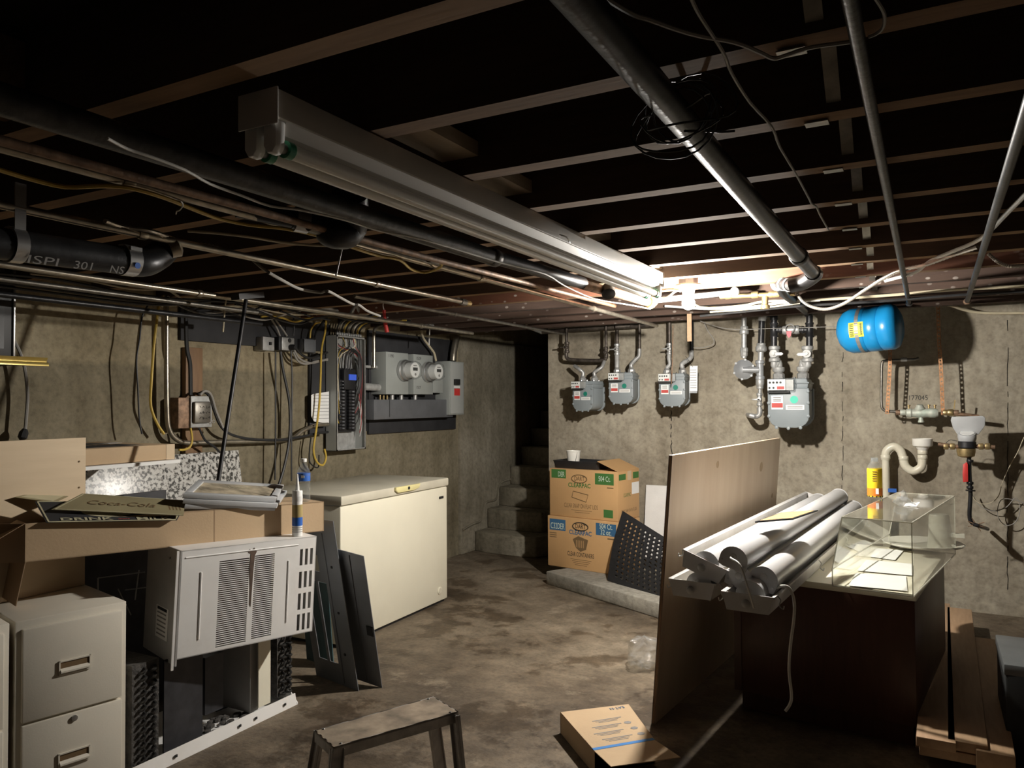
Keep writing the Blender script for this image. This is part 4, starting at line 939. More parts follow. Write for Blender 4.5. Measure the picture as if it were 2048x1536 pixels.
for i in range(14):
    y = random.uniform(py0+.03, py1-.03); y2 = py0+.03+random.random()*.05 if i % 2 else py1-.05+random.random()*.03; z2 = pz0+.16+random.random()*.4
    ob('wire', MB().tube(cr([(px1-.03, y, pz1-.01), (px1-.02, y+random.uniform(-.02, .02), pz1-.08), (px1-.025, y2, pz1-.18), (px1-.03, y2, z2+.1), (px1-.04, y2+(.04 if i % 2 else -.04), z2)], 4), .003, 6),
       ['cable_black', 'cable_black', 'cable_red', 'cable_white', 'cable_black', 'cable_yellow'][i % 6], t)
for i in range(3):
    ob('feeder', MB().tube(cr([(px1-.03, py0+.13+.03*i, pz1-.27), (px1-.02, py0+.14+.03*i, pz1-.15), (px1-.015, py0+.2+.02*i, pz1-.10-.012*i), (px1-.02, py1-.04-.012*i, pz1-.17), (px1-.025, py1-.03-.01*i, pz1-.36), (px1-.03, py1-.06-.012*i, pz1-.45)], 5), .007, 8), 'cable_black', t)
for i in range(6):
    ob('wire', MB().tube(cr([(px1-.03, py1-.04, pz0+.1+.03*i), (px1-.015, py1-.03-.008*(i % 3), pz0+.2+.03*i), (px1-.03, py1-.05, pz0+.34+.02*i)], 5), .0028, 6), 'cable_red' if i % 2 else 'cable_white', t)
# cables dropping into the top of the panel
for i in range(11):
    y = py0+.03+.027*i; m_ = ['cable_black', 'cable_grey', 'cable_black', 'cable_yellow', 'cable_black', 'cable_grey', 'cable_black', 'cable_white', 'cable_black', 'cable_yellow', 'cable_black'][i]
    ob('feed_cable', MB().tube(cr([(-3.98, y, pz1-.005), (-3.98, y+.003, pz1+.06), (-3.9, y+.03*(i-5)/5+.02, pz1+.12), (-3.6, y+.16*(i-5)/5, pz1+.125)], 4), .0065, 6), m_, t)
    ob('connector', MB().lathe([(.011, 0), (.011, .018), (.008, .022)], (-3.98, y, pz1), (0, 0, 1), 8), 'galvanised', t)
run('feed_bundle', 'thick dark cables arching over the panel from the wall conduit', 'cable', 'cable_grey', .012, [(700, 630), (712, 612), (722, 628), (738, 626)], 4, 8, pl=dict(X=-3.55))
# circuit directory sheet taped to the side
q0, q1 = P(622, 788, X=-4.03), P(642, 845, X=-4.03)
t = thing('directory_sheet', 'lined white circuit directory sheet left of the breaker panel', 'paper', q0)
sh = ob('sheet', MB().prism([(q0.y, q0.z-.01), (q0.y+.02, q0.z), (py0-.01, q0.z+.02), (py0-.01, q1.z-.01), (q0.y+.03, q1.z+.01), (q0.y, q1.z+.05)], (-4.03, 0, 0), EY_, EZ, (.003, 0, 0)), 'paper', t)
for i in range(8): ob('rule', MB().box((-4.0272, q0.y+.02, q1.z+.03+.025*i), (-4.0265, py0-.012, q1.z+.0325+.025*i)), 'ink_black', sh)
# ---- electric meters in their sockets
def emeter(label, c0, c1, cx, cy, num, num2=None):
    t = thing('electric_meter', label, 'electric meter', P(*c1, X=-3.92), group='electric meters on the wall')
    b = wbox('socket_box', -3.92, c0, c1, 'socket_grey', t); c = P(cx, cy, X=-3.92)
    ob('ring', MB().lathe([(.088, 0), (.092, .005), (.092, .03), (.082, .035), (.082, .06), (.078, .062)], c, EX, 28), 'steel_bright', t)
    ob('glass_dome', MB().lathe([(.078, .06), (.078, .13), (.07, .15), (.05, .158), (.001, .16)], c, EX, 28), 'glass', t, ang=60)
    f = ob('face', MB().lathe([(.066, .06), (.066, .125), (.062, .13)], c, EX, 28), 'white', t)
    ob('display', MB().box(c+V((.13, -.035, -.005)), c+V((.1315, .03, .022))), 'lcd', f)
    ob('print', MB().box(c+V((.13, -.03, .034)), c+V((.1312, .02, .042))), 'ink_grey', f)
    ob('port', disc(MB(), c+V((.13, .0, -.035)), EX, .012), 'ink_grey', f)
    p = P(c0[0]+10, c0[1]+9, X=-3.92); text(num, p, EY_, EZ, .026, 'ink_black', t)
    if num2: p = P(c0[0]+10, cy+31, X=-3.92); text(num2, p, EY_, EZ, .024, 'ink_black', t)
    return t
emeter('electric meter in a grey box marked 1190 beside the panel', (772, 703), (817, 789), 806, 741, '1190')
emeter('electric meter in a grey box marked 1529 nearest the disconnect', (827, 708), (866, 789), 854, 744, '1529', '1527')
o = wbox('breaker_box', -3.96, (866, 726), (886, 786), 'socket_grey', None, label='small grey breaker box half hidden behind the right electric meter', cat='breaker box')
t = thing('disconnect_switch', 'tall grey disconnect switch with a red warning label', 'disconnect switch', P(928, 829, X=-3.92))
wbox('box', -3.92, (898, 722), (928, 829), 'socket_grey', t); wbox('cover', -3.912, (901, 724), (927, 827), 'panel_grey', t, x0=-3.92)
wbox('switch_lever', -3.885, (912, 758), (921, 770), 'ink_black', t, x0=-3.912); wbox('tag', -3.910, (908, 772), (920, 776), 'paper', t, x0=-3.912, bevel=0)
wbox('red_label', -3.909, (909, 777), (920, 791), 'red', t, x0=-3.912, bevel=0)
t = thing('wire_gutter', 'long dark grey wire trough below the electric meters', 'wire trough', P(826, 835, X=-3.95))
wbox('trough', -3.95, (748, 799), (906, 834), 'gutter_grey', t); wbox('seam', -3.9485, (779, 799), (780, 834), 'ink_black', t, x0=-3.95, bevel=0)
for i, x in enumerate((760, 767, 774)): ob('nipple', MB().tube([P(x, 790, X=-3.99), P(x, 802, X=-3.99)], .008, 8), 'brass', t)
for x in (784, 802, 830): ob('nipple', MB().tube([P(x, 788, X=-3.98), P(x, 802, X=-3.98)], .018, 10), 'galvanised', t)
# stubs between panel and meters
run('conduit_nipple', 'fat grey conduit stub joining the panel and the meter box', 'conduit', 'galv_paint', .03, [(723, 773), (772, 776)], 0, 14, pl=dict(X=-4.0))
run('conduit_nipple', 'thin grey conduit stub above the fat one by the panel', 'conduit', 'galv_paint', .013, [(723, 733), (772, 735)], 0, 10, pl=dict(X=-4.02))
run('bent_conduit', 'bent grey conduit dropping onto the left electric meter box', 'conduit', 'conduit', .014, [(790, 640), (770, 648), (752, 655), (748, 670), (748, 700), (748, 735)], 4, 10, pl=dict(X=-3.98))
run('service_conduit', 'shiny conduit elbow rising from the disconnect switch', 'conduit', 'conduit', .032, [(906, 722), (907, 708), (910, 690), (914, 672)], 4, 14, pl=dict(X=-4.0))
run('service_cable', 'brown cable curving down behind the right electric meter', 'cable', 'cable_cream', .011, [(842, 655), (846, 675), (858, 692), (868, 706), (872, 722)], 4, 8, pl=dict(X=-4.0))
run('bare_tie', 'white strip hanging from the small junction box by the ceiling', 'cable', 'cable_white', .005, [(860, 645), (859, 668), (858, 690)], 0, 6, pl=dict(X=-3.72))
run('roof_conduit', 'level conduit above the electric meters', 'conduit', 'galv_paint', .016, [(640, 612), (690, 626), (760, 640), (850, 650), (930, 654), (975, 662)], 3, 10, pl=dict(X=-3.75))
t = thing('ceiling_box', 'small galvanised junction box under the ceiling above the right meter', 'junction box', P(855, 640, X=-3.75))
wbox('box', -3.7, (838, 634), (872, 646), 'galv_paint', t, x0=-3.8)
for x in (846, 856, 864): ob('screw', disc(MB(), P(x, 640, X=-3.7), EX, .008, .004, 8), 'steel_bright', t)
# ---- switch boxes left of the panel
t = thing('switch_box', 'old dark toggle switch box on the black backing board', 'switch box', P(538, 700, X=-4.02))
wbox('box', -4.01, (526, 673), (549, 702), 'galv_paint', t); wbox('toggle', -3.995, (541, 684), (544, 690), 'ink_black', t, x0=-4.01, bevel=0)
t = thing('outlet_box', 'grey metal outlet box with a black plug in it', 'outlet box', P(575, 700, X=-4.0))
wbox('box', -4.0, (558, 673), (590, 703), 'black_plastic', t); fp = wbox('face_plate', -3.99, (564, 674), (589, 702), 'galvanised', t, x0=-4.0)
ob('receptacle', disc(MB(), P(579, 681, X=-3.99), EX, .016, .003), 'ink_black', fp); ob('plug', MB().lathe([(.022, 0), (.022, .03), (.012, .045)], P(581, 695, X=-3.99), EX, 12), 'black_plastic', t)
t = thing('blank_box', 'dark square blank cover box beside the breaker panel', 'junction box', P(620, 700, X=-4.0))
wbox('box', -4.01, (608, 677), (632, 706), 'gutter_grey', t); wbox('cover', -4.003, (609, 678), (632, 705), 'panel_cover', t, x0=-4.01)
for x, y in ((611, 681), (630, 681), (612, 703), (629, 702)): ob('screw', disc(MB(), P(x, y, X=-4.003), EX, .004, .002, 6), 'steel_bright', t)
A0 = dict(X=-3.99)
for lb, m_, r_, pts in [
    ('grey cable running down into the toggle switch box', 'cable_grey', .007, [(540, 628), (544, 640), (553, 655), (560, 672)]),
    ('grey cable running down into the outlet box', 'cable_grey', .007, [(545, 630), (555, 645), (566, 660), (574, 672)]),
    ('upper black cable curving from outlet box to the panel', 'cable_black', .009, [(590, 695), (604, 710), (622, 716), (645, 708), (655, 705)]),
    ('middle grey cable curving from outlet box to the panel', 'cable_grey', .008, [(588, 700), (600, 718), (622, 726), (645, 721), (655, 718)]),
    ('lower grey cable curving from outlet box to the panel', 'cable_grey', .008, [(586, 704), (596, 722), (612, 728), (635, 722), (655, 720)]),
    ('black cord hanging straight from the toggle switch box', 'cable_black', .006, [(551, 703), (551, 780), (551, 860), (550, 960)]),
    ('black cord sweeping from the outlet box to the freezer', 'cable_black', .010, [(561, 703), (566, 740), (578, 800), (580, 850), (577, 890), (568, 935), (556, 975)]),
    ('black cord dropping from the plug to the freezer', 'cable_black', .006, [(582, 700), (584, 760), (583, 850), (583, 962)]),
    ('black wire beside the panel ending near the bottle', 'cable_black', .005, [(622, 875), (619, 900), (620, 925), (636, 935), (638, 910)]),
    ('thin black cable looping over the yellow cable by the panel', 'cable_black', .006, [(587, 632), (588, 655), (587, 672)]),
    ('thick black cable arching into the panel side from above', 'cable_black', .010, [(660, 625), (650, 640), (635, 660), (630, 676)])]:
    run('power_cable', lb, 'cable', m_, r_, pts, 5, 7, pl=A0)
run('yellow_wire', 'yellow cable running down the left side of the breaker panel', 'cable', 'cable_yellow', .008, [(652, 640), (650, 665), (643, 700), (641, 760), (638, 815), (632, 862), (627, 900), (634, 924), (646, 930), (652, 915), (649, 898)], 5, 7, pl=dict(X=-3.97))
run('yellow_wire', 'bright yellow cable lying across the top of the black board', 'cable', 'cable_yellow', .007, [(522, 634), (540, 632), (565, 636), (590, 644), (612, 638), (640, 632)], 4, 7, pl=dict(X=-3.98))
run('yellow_wire', 'small yellow loop entering the blank cover box', 'cable', 'cable_yellow', .006, [(620, 676), (622, 660), (630, 648), (640, 645)], 4, 7, pl=dict(X=-3.98))
# conduits across the wall below
run('wall_conduit', 'shiny steel conduit bending from the ceiling and running to the panel', 'conduit', 'conduit', .015,
    [(331, 590), (333, 640), (333, 720), (334, 820), (338, 858), (352, 878), (376, 886), (430, 884), (520, 882), (580, 878), (605, 862), (630, 851), (656, 849)], 5, 12, pl=dict(X=-4.02))
run('wall_conduit', 'dark thin cable bowing along the wall below the shiny conduit', 'cable', 'cable_black', .009,
    [(395, 788), (408, 784), (418, 792), (428, 820), (440, 850), (460, 868), (500, 878), (560, 880), (600, 874), (640, 866), (656, 864)], 5, 8, pl=dict(X=-4.0))
t = thing('junction_box', 'small grey junction box with handwriting on a brown plank', 'junction box', P(393, 850, X=-4.0))
wbox('box', -3.98, (357, 795), (420, 855), 'rusty_pipe', t, x0=-4.06)
cp = wbox('cover', -3.965, (382, 792), (424, 854), 'galv_paint', t, x0=-3.98)
bz = wbox('raised_lid', -3.94, (390, 803), (423, 846), 'conduit_dark', t, x0=-3.965, bevel=.012)
for i in range(3):
    c = P(409, 814+11*i, X=-3.9395)
    for j in range(4):
        q_ = c+V((.0006, -.036+.022*j, 0)); r_ = random.Random(i*7+j)
        ob('pen_stroke', MB().tube([q_+V((0, .004*k, r_.uniform(-.009, .009))) for k in range(4)], .0014, 4), 'ink_black', bz)
ob('ring_pull', MB().tube([P(427, 843, X=-3.94)+V((0, .01*math.cos(u), .01*math.sin(u))) for u in [math.pi*i/6 for i in range(13)]], .002, 5), 'steel_bright', t)
for lb, m_, r_, pts in [
    ('black cable dropping behind the brown plank into the small junction box', 'cable_black', .013, [(372, 615), (372, 660), (374, 700), (380, 730), (381, 790)]),
    ('thin brown cord hanging on the bare wall left of the tall conduit', 'cable_black', .005, [(296, 610), (284, 635), (279, 680), (273, 720), (276, 780), (279, 840), (284, 868)]),
    ('black cable leaving the small junction box downward', 'cable_black', .007, [(398, 856), (410, 880), (428, 893), (440, 905)]),
    ('grey cable looping out of the small junction box top', 'cable_grey', .008, [(400, 790), (410, 782), (422, 790), (432, 822), (446, 856)]),
    ('loose grey cord with a plug hanging below the television', 'cable_grey', .008, [(28, 680), (42, 710), (50, 740), (55, 790), (52, 840), (50, 862)])]:
    run('power_cable', lb, 'cable', m_, r_, pts, 5, 7, pl=dict(X=-3.95 if 'plug' not in lb else -4.02))
ob('cord_plug', MB().lathe([(.012, 0), (.022, .02), (.022, .045), (.008, .06)], P(50, 858, X=-4.02), (0, -.3, -1), 8), 'black_plastic', label='black plug hanging at the end of the loose grey cord', cat='plug')
run('yellow_wire', 'yellow cable hanging beside the tall shiny conduit', 'cable', 'cable_yellow', .008,
    [(326, 592), (317, 615), (314, 640), (308, 690), (304, 745), (301, 800), (305, 825), (316, 850), (328, 868)], 5, 7, pl=dict(X=-4.0))
run('yellow_wire', 'short yellow cable bending out of the small junction box', 'cable', 'cable_yellow', .007, [(381, 856), (384, 878), (380, 893), (370, 899), (358, 900)], 5, 7, pl=dict(X=-3.95))
run('bent_rod', 'thin pale rod bent down in front of the black board', 'rod', 'cable_cream', .005, [(488, 590), (470, 592), (455, 596), (450, 612), (448, 640), (446, 664)], 4, 6, pl=dict(X=-3.6))
run('black_rod', 'long straight black rod leaning up from the picture frames to the conduit', 'rod', 'black_plastic', .0105, [(492, 600, 'X', -3.15), (433, 985, 'X', -3.05)], 0, 10)
ob('rod_hook', MB().bar(P(470, 594, X=-3.1), P(520, 590, X=-3.1), .06, .03), 'black_plastic', label='black bar hooked over the conduit at the rod top', cat='bar')
t = thing('cable_tester', 'red handheld tool hanging on a white wire near the panel', 'tool', P(771, 650, X=-3.3))
ob('handle', MB().tube([P(768, 620, X=-3.3), P(769, 632, X=-3.3), P(771, 650, X=-3.3), P(774, 664, X=-3.3)], [.012, .011, .014, .016], 10), 'red', t)
ob('tip', MB().tube(cr([P(768, 620, X=-3.3), P(766, 610, X=-3.3), P(769, 600, X=-3.3)], 4), .004, 6), 'cable_white', t)
# ---- television on its gold-edged shelf, and the plug below
t = thing('television', 'black flat television with a chrome edge at the left frame edge', 'television', P(10, 720, X=-3.9))
a = P(29, 715, X=-3.88); top = P(29, 520, X=-3.88).z
ob('case', MB().box((-3.94, 1.2, a.z), (-3.88, a.y, top)), 'black_plastic', t, bevel=.008)
ob('screen', MB().box((-3.88, 1.23, a.z+.04), (-3.878, a.y-.05, top-.03)), 'black_plastic', t)
ob('chrome_edge', MB().box((-3.885, a.y-.012, a.z), (-3.872, a.y, top)), 'steel_bright', t, bevel=.003)
t = thing('gold_shelf', 'shelf with moulded gold edge under the television', 'shelf', P(40, 740, X=-3.8))
e = P(94, 737, X=-3.78)
ob('board', MB().box((XL, 1.0, a.z-.03), (-3.80, e.y-.02, a.z-.004)), 'black_paint', t)
ob('moulding', MB().prism([(0, .03), (.03, .03), (.022, .018), (.02, .008), (.036, .004), (.04, -.012), (0, -.012)], (-3.80, 1.0, a.z-.03), EX, EZ, (0, e.y-1.0, 0)), 'gold', t, bevel=.002)
# ================================================================ left-hand clutter
# ---- two-drawer filing cabinets
def filing(label, FR):
    th = math.radians(13); wd = V((math.sin(th), math.cos(th), 0)); dp = V((-math.cos(th), math.sin(th), 0)); fw = -dp
    W_, D_, H_ = .385, .56, .72; O = FR-wd*W_
    t = thing('filing_cabinet', label, 'filing cabinet', O+wd*W_/2+dp*D_/2, group='beige filing cabinets')
    ob('body', MB().fbox(O, dp*D_, wd*W_, V((0, 0, H_))), 'cabinet_beige', t, bevel=.004)
    d0 = None
    for i, (z0, z1) in enumerate(((.355, .69), (.02, .345))):
        d = ob('drawer', MB().fbox(O+wd*.02+V((0, 0, z0))+fw*-.002, wd*(W_-.04), fw*.018, V((0, 0, z1-z0))), 'cabinet_beige', t, bevel=.004)
        c = O+wd*W_*.5+fw*.016+V((0, 0, z0+(z1-z0)*.50))
        fr = MB(); w2, h2 = .055, .026
        for a, b, e, g in ((-w2, w2, -h2, -h2+.005), (-w2, w2, h2-.005, h2), (-w2, -w2+.005, -h2, h2), (w2-.005, w2, -h2, h2)):
            fr.fbox(c+wd*a+V((0, 0, e)), wd*(b-a), fw*.006, V((0, 0, g-e)))
        hp = ob('pull', fr, 'cabinet_beige', d)
        ob('pull_recess', MB().fbox(c+wd*-(w2-.006)+V((0, 0, -.005)), wd*(2*w2-.012), fw*.0025, V((0, 0, h2))), 'ink_brown', d)
        ob('pull_lip', MB().prism([(0, 0), (.012, .004), (.012, .01), (0, .022)], c-wd*(w2-.005)-V((0, 0, h2-.004)), fw, EZ, wd*(2*w2-.01)), 'cabinet_beige', d)
    ob('lock', MB().lathe([(.011, 0), (.011, .006), (.004, .007)], O+wd*W_*.5+fw*.016+V((0, 0, .325)), fw, 14), 'steel_bright', t)
    return t
fr = P(253, 1202, Z=.72); fr.z = 0
filing('beige two-drawer filing cabinet in the left foreground beside the air conditioner', fr)
th = math.radians(13); filing('beige filing cabinet cut off by the left edge of the photo', fr-V((math.sin(th), math.cos(th), 0))*.402)
# ---- air conditioner: casing lifted on top of its chassis
TL, TR = P(355, 1103, d=3.2), P(627, 1073, d=3.67); BL, BR = P(352, 1320, d=3.2), P(615, 1262, d=3.67)
ex = (TR-TL).normalized(); W_ = (TR-TL).length; ez = (TL-BL); H_ = ((TL-BL).length+(TR-BR).length)/2; ez = (ez-ex*ez.dot(ex)).normalized(); nn = ex.cross(ez).normalized()   # nn points to the viewer
if nn.dot(CAMP-TL) < 0: nn = -nn
D_ = .34; A0 = BL
t = thing('air_conditioner_casing', 'dirty white louvred air conditioner casing perched on its open chassis', 'air conditioner', (BL+BR)/2)
def Q2(u, v, w=0): return A0+ex*(u*W_)+ez*(v*H_)+nn*w
holes = []
for r_ in range(42):
    v = .035+.0198*r_
    holes.append((.26, .475, v, v+.0128)); holes.append((.515, .665, v+.012, v+.0248))
for i in range(4):
    for j in range(3): holes.append((.868+.042*j, .868+.042*j+.023, (.035, .25, .475, .71)[i], (.035, .25, .475, .71)[i]+.17))
def holed(name, holes, parent, mat, fn, th_=.004):
    us = sorted({0., 1.}|{h[0] for h in holes}|{h[1] for h in holes}); mb = MB()
    for u0_, u1_ in zip(us, us[1:]):
        vs = [0.]
        for h in sorted([h for h in holes if h[0] <= u0_+1e-6 and h[1] >= u1_-1e-6], key=lambda h: h[2]): vs += [h[2], h[3]]
        vs.append(1.)
        for i in range(0, len(vs), 2):
            a, b = vs[i], vs[i+1]
            if b-a > 1e-5:
                o_ = fn(u0_, a); mb.fbox(o_, fn(u1_, a)-o_, fn(u0_, b)-o_, nn*-th_)
    return ob(name, mb, mat, parent)
fc = holed('louvre_face', holes, t, 'ac_white', Q2)
# ridges pressed into the face
ob('pressed_rib', MB().tube([Q2(.03, .93), Q2(.85, .93)], .0035, 6), 'ac_white', fc); 
for u in (.14, .78): ob('pressed_rib', MB().tube([Q2(u, .15), Q2(u-.004, .78)], .0045, 6), 'ac_white', fc)
# soot fins behind the louvres
ob('soot_grille', MB().fbox(Q2(.24, .02, -.045), ex*(W_*.45), ez*(H_*.88), nn*-.006), 'ac_rust', t)
ob('soot_streak', MB().prism([(-.009, .05), (-.012, -.02), (-.006, -.10), (-.004, -.18), (.003, -.19), (.006, -.08), (.009, 0), (.012, .04), (.02, .055), (.006, .075), (-.004, .062), (-.016, .07), (-.022, .055)], Q2(.495, .79, .0008), ex, ez, nn*.0006), 'ac_rust', fc)
ob('top_panel', MB().fbox(Q2(0, 1), ex*W_, nn*-D_, ez*-.004), 'ac_white', t)
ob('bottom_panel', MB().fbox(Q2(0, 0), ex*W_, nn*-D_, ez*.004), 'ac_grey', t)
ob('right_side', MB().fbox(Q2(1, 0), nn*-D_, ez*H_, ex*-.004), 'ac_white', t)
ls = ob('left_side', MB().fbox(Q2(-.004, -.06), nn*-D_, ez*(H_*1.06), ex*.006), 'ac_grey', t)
ob('edge_strip', MB().fbox(Q2(-.03, -.09, -.004), ex*.010, ez*(H_*1.09), nn*.006), 'ac_white', t)
lp = Q2(-.008, .0, -D_*.55)
sl = ob('rating_label', MB().fbox(Q2(-.006, .12, -D_*.62), nn*(D_*.36), ez*(H_*.3), ex*-.001), 'ac_white', ls)
for i in range(6): ob('print_line', MB().fbox(Q2(-.0085, .15+.04*i, -D_*.58), nn*(D_*.26), ez*.006, ex*-.001), 'ink_grey', sl)
ob('print_head', MB().fbox(Q2(-.0085, .385, -D_*.58), nn*(D_*.28), ez*.012, ex*-.001), 'ink_black', sl)
ob('screw', disc(MB(), Q2(-.006, .9, -.1), -ex, .005, .003, 8), 'steel_bright', ls)
CAULK = Q2(.885, 1, -.05)+V((0, 0, .001))
# chassis on the floor
t = thing('air_conditioner_chassis', 'stripped sooty air conditioner chassis in a white base pan on the floor', 'air conditioner', (-2.95, 2.4, 0))
x_f = -2.79
def cy(px, py): return P(px, py, X=x_f).y
ya, yb = cy(300, 1500)-.16, cy(594, 1400)
ob('base_pan', MB().prism([(0, 0), (.012, .055), (.016, .055), (.016, .012), (.5, .012), (.5, 0)], (x_f, ya, 0), (-1, 0, 0), EZ, (0, yb-ya, 0)), 'ac_white', t)
ob('pan_end', MB().prism([(0, .01), (.05, .06), (.5, .06), (.5, .0), (0, 0)], (x_f, yb, 0), (-1, 0, 0), EZ, (0, .006, 0)), 'ac_white', t)
for px in (352, 480, 512, 570): c = P(px, 1400+(512-px)*.47+50, X=x_f); ob('pan_slot', MB().box((x_f-.002, c.y-.006, .024), (x_f+.003, c.y+.006, .034)), 'ink_black', t)
def slab(name, x, px0, px1, z0, z1, mat, dx_=.03, py=1420, **k):
    a, b = P(px0, py, X=x).y, P(px1, py, X=x).y; return ob(name, MB().box((x-dx_, a, z0), (x, b, z1)), mat, t, **k)
# left coil: tube hairpins against a fin block
c0 = P(268, 1480, X=-2.83).y; c1 = P(322, 1480, X=-2.83).y
ob('fin_block', MB().box((-3.2, c0, .02), (-2.845, c1, .44)), 'sooty', t)
hp = None
for i in range(13):
    for j in range(2):
        p = V((-2.845, c0+(c1-c0)*(.35+.38*j), .05+.03*i))
        if hp is None: hp = ob('hairpin', MB().tube(cr([(0, -.012, -.008), (.016, -.008, -.004), (.02, 0, 0), (.016, .008, .004), (0, .012, .008)], 3), .006, 6), 'grey_pipe', t, local=True); hp.matrix_local = WM[t].inverted() @ Matrix.Translation(p)
        else: put(hp, t, WM[t].inverted() @ p)
d0 = P(560, 1350, X=-2.83).y; d1 = P(588, 1350, X=-2.83).y
ob('fin_block', MB().box((-3.2, d0, .05), (-2.85, d1, .46)), 'sooty', t)
for i in range(13):
    for j in range(2): put(hp, t, WM[t].inverted() @ V((-2.85, d0+(d1-d0)*(.3+.45*j), .06+.03*i)), Rx(20 if i % 2 else -30))
slab('end_plate', -2.85, 328, 405, .03, .42, 'dark_steel', .008, 1440)
slab('fan_shroud', -3.1, 430, 500, .02, .45, 'dark_steel', .02)
slab('control_box', -2.92, 410, 446, .08, .34, 'dark_steel', .06)
ob('blower', MB().lathe([(.13, 0), (.15, .01), (.15, .03), (.05, .04)], P(470, 1380, X=-3.08), (1, 0, 0), 26), 'dark_steel', t)
slab('divider', -2.86, 500, 516, .03, .46, 'ac_grey', .3, 1400); slab('white_divider', -2.83, 517, 541, .05, .44, 'cream_enamel', .006, 1370)
slab('gap_plate', -2.9, 541, 560, .06, .45, 'black_plastic', .006, 1370)
mb = MB()
for i in range(26): mb.sphere((-2.86-random.random()*.12, P(420+random.random()*90, 1440, X=-2.85).y, .02), random.uniform(.008, .022), 6, (1, 1.4, .6))
ob('lint', mb, 'sooty', t, kind='stuff')
# wire rack and dark junk seen between the cabinet and the casing
t = thing('wire_rack', 'bent wire rack in the dark gap behind the air conditioner', 'wire rack', (-3.4, 2.5, 0))
for q in ([P(196, 1156, X=-3.3), P(290, 1144, X=-3.25)], [P(236, 1178, X=-3.3), P(262, 1230, X=-3.2)], [P(250, 1180, X=-3.3), P(300, 1174, X=-3.25)], [P(278, 1140, X=-3.2), P(270, 1200, X=-3.2)]):
    ob('wire', MB().tube(q, .003, 6), 'galv_paint', t)
a = P(196, 1156, X=-3.3); ob('upright', MB().tube([a, V((a.x, a.y, .0))], .004, 6), 'galv_paint', t)
ob('steel_sheet', MB().fbox(V((-3.45, P(140, 1120, X=-3.45).y, 0)), (0, .5, 0), (-.02, 0, 0), (0, 0, 1.06)), 'dark_steel', label='dark steel sheet standing in shadow behind the filing cabinet', cat='sheet')
# ---- panel covers leaning between the casing and the freezer
def sheet(label, BLc, BRc, TRc, holes, name='panel_cover', extra=None):
    ex_ = (BRc-BLc); up_ = TRc-BRc; n_ = ex_.cross(up_).normalized()
    if n_.dot(CAMP-BLc) < 0: n_ = -n_
    t = thing(name, label, 'panel cover', (BLc+BRc)/2)
    us = sorted({0., 1.}|{h[0] for h in holes}|{h[1] for h in holes}); mb = MB()
    for u0_, u1_ in zip(us, us[1:]):
        vs = [0.]
        for h in sorted([h for h in holes if h[0] <= u0_+1e-6 and h[1] >= u1_-1e-6], key=lambda h: h[2]): vs += [h[2], h[3]]
        vs.append(1.)
        for i in range(0, len(vs), 2): mb.fbox(BLc+ex_*u0_+up_*vs[i], ex_*(u1_-u0_), up_*(vs[i+1]-vs[i]), n_*.004)
    s = ob('sheet', mb, 'panel_cover', t)
    if extra:
        for u, v, du, dv, m_ in extra: ob('fitting', MB().fbox(BLc+ex_*u+up_*v+n_*.004, ex_*du, up_*dv, n_*.005), m_, t)
    return t
BLc, BRc = P(634, 1350, Z=0), P(718, 1382, Z=0); TRc = P(667, 1042, d=3.86)
sheet('dark grey breaker panel cover with two tall slots leaning beside the casing', BLc, BRc, TRc, [(.16, .36, .13, .62), (.42, .62, .13, .62), (.2, .5, .68, .78)], extra=[(.8, .2, .03, .012, 'ink_black'), (.8, .45, .03, .012, 'ink_black'), (.8, .72, .03, .012, 'ink_black'), (.7, .02, .006, .9, 'gutter_grey')])
BR2 = P(765, 1375, Z=0); TR2 = P(728, 1112, d=3.86); BL2 = BR2+(P(676, 1098, d=3.92)-TR2)*1.25
sheet('plain dark grey panel door leaning behind the slotted cover', BL2, BR2, TR2, [], extra=[(.78, .40, .2, .07, 'ink_black'), (.55, .02, .006, .96, 'gutter_grey')])
ob('teal_sheet', MB().fbox(P(650, 1330, d=4.45)-V((.12, 0, .2)), V((.25, -.05, 0)), V((0, .006, 0)), V((-.02, -.05, .7))), 'teal_liner', label='dark teal sheet behind the slotted panel cover', cat='sheet')
# ---- chest freezer
FN, FF = P(681, 1298, Z=0), P(895, 1201, Z=0); e = (FF-FN).normalized(); FL = (FF-FN).length; bk = V((-e.y, e.x, 0)); FD, FH = .74, .93
if bk.x > 0: bk = -bk
t = thing('chest_freezer', 'cream chest freezer with a dusty lid and yellow lid handle', 'freezer', (FN+FF)/2)
ob('cabinet', MB().fbox(FN+V((0, 0, .02)), e*FL, bk*FD, V((0, 0, FH-.085))), 'cream_enamel', t, bevel=.010)
ob('plinth', MB().fbox(FN+e*.02+bk*.02, e*(FL-.04), bk*(FD-.04), V((0, 0, .03))), 'black_plastic', t)
ob('seal', MB().fbox(FN+e*.01+bk*.01+V((0, 0, FH-.068)), e*(FL-.02), bk*(FD-.02), V((0, 0, .01))), 'grey_white', t)
ob('lid', MB().fbox(FN-e*.006-bk*.012+V((0, 0, FH-.06)), e*(FL+.012), bk*(FD+.012), V((0, 0, .06))), 'cream_top', t, bevel=.010)
c = FN+e*(FL*.555)-bk*.012+V((0, 0, FH-.02)); hd = ob('lid_handle', MB().prism([(-.15, .018), (.15, .018), (.135, -.012), (.07, -.022), (-.12, -.022), (-.15, -.005)], c, e, EZ, -bk*.018), 'yellow_plastic', t, bevel=.004)
ob('lock', disc(MB(), c-bk*.018, -bk, .011, .004), 'ink_black', hd)
c = FN+e*(FL*.93)-bk*.001+V((0, 0, FH-.15)); ob('badge', MB().fbox(c-e*.03, e*.06, -bk*.003, V((0, 0, .018))), 'ink_black', t)
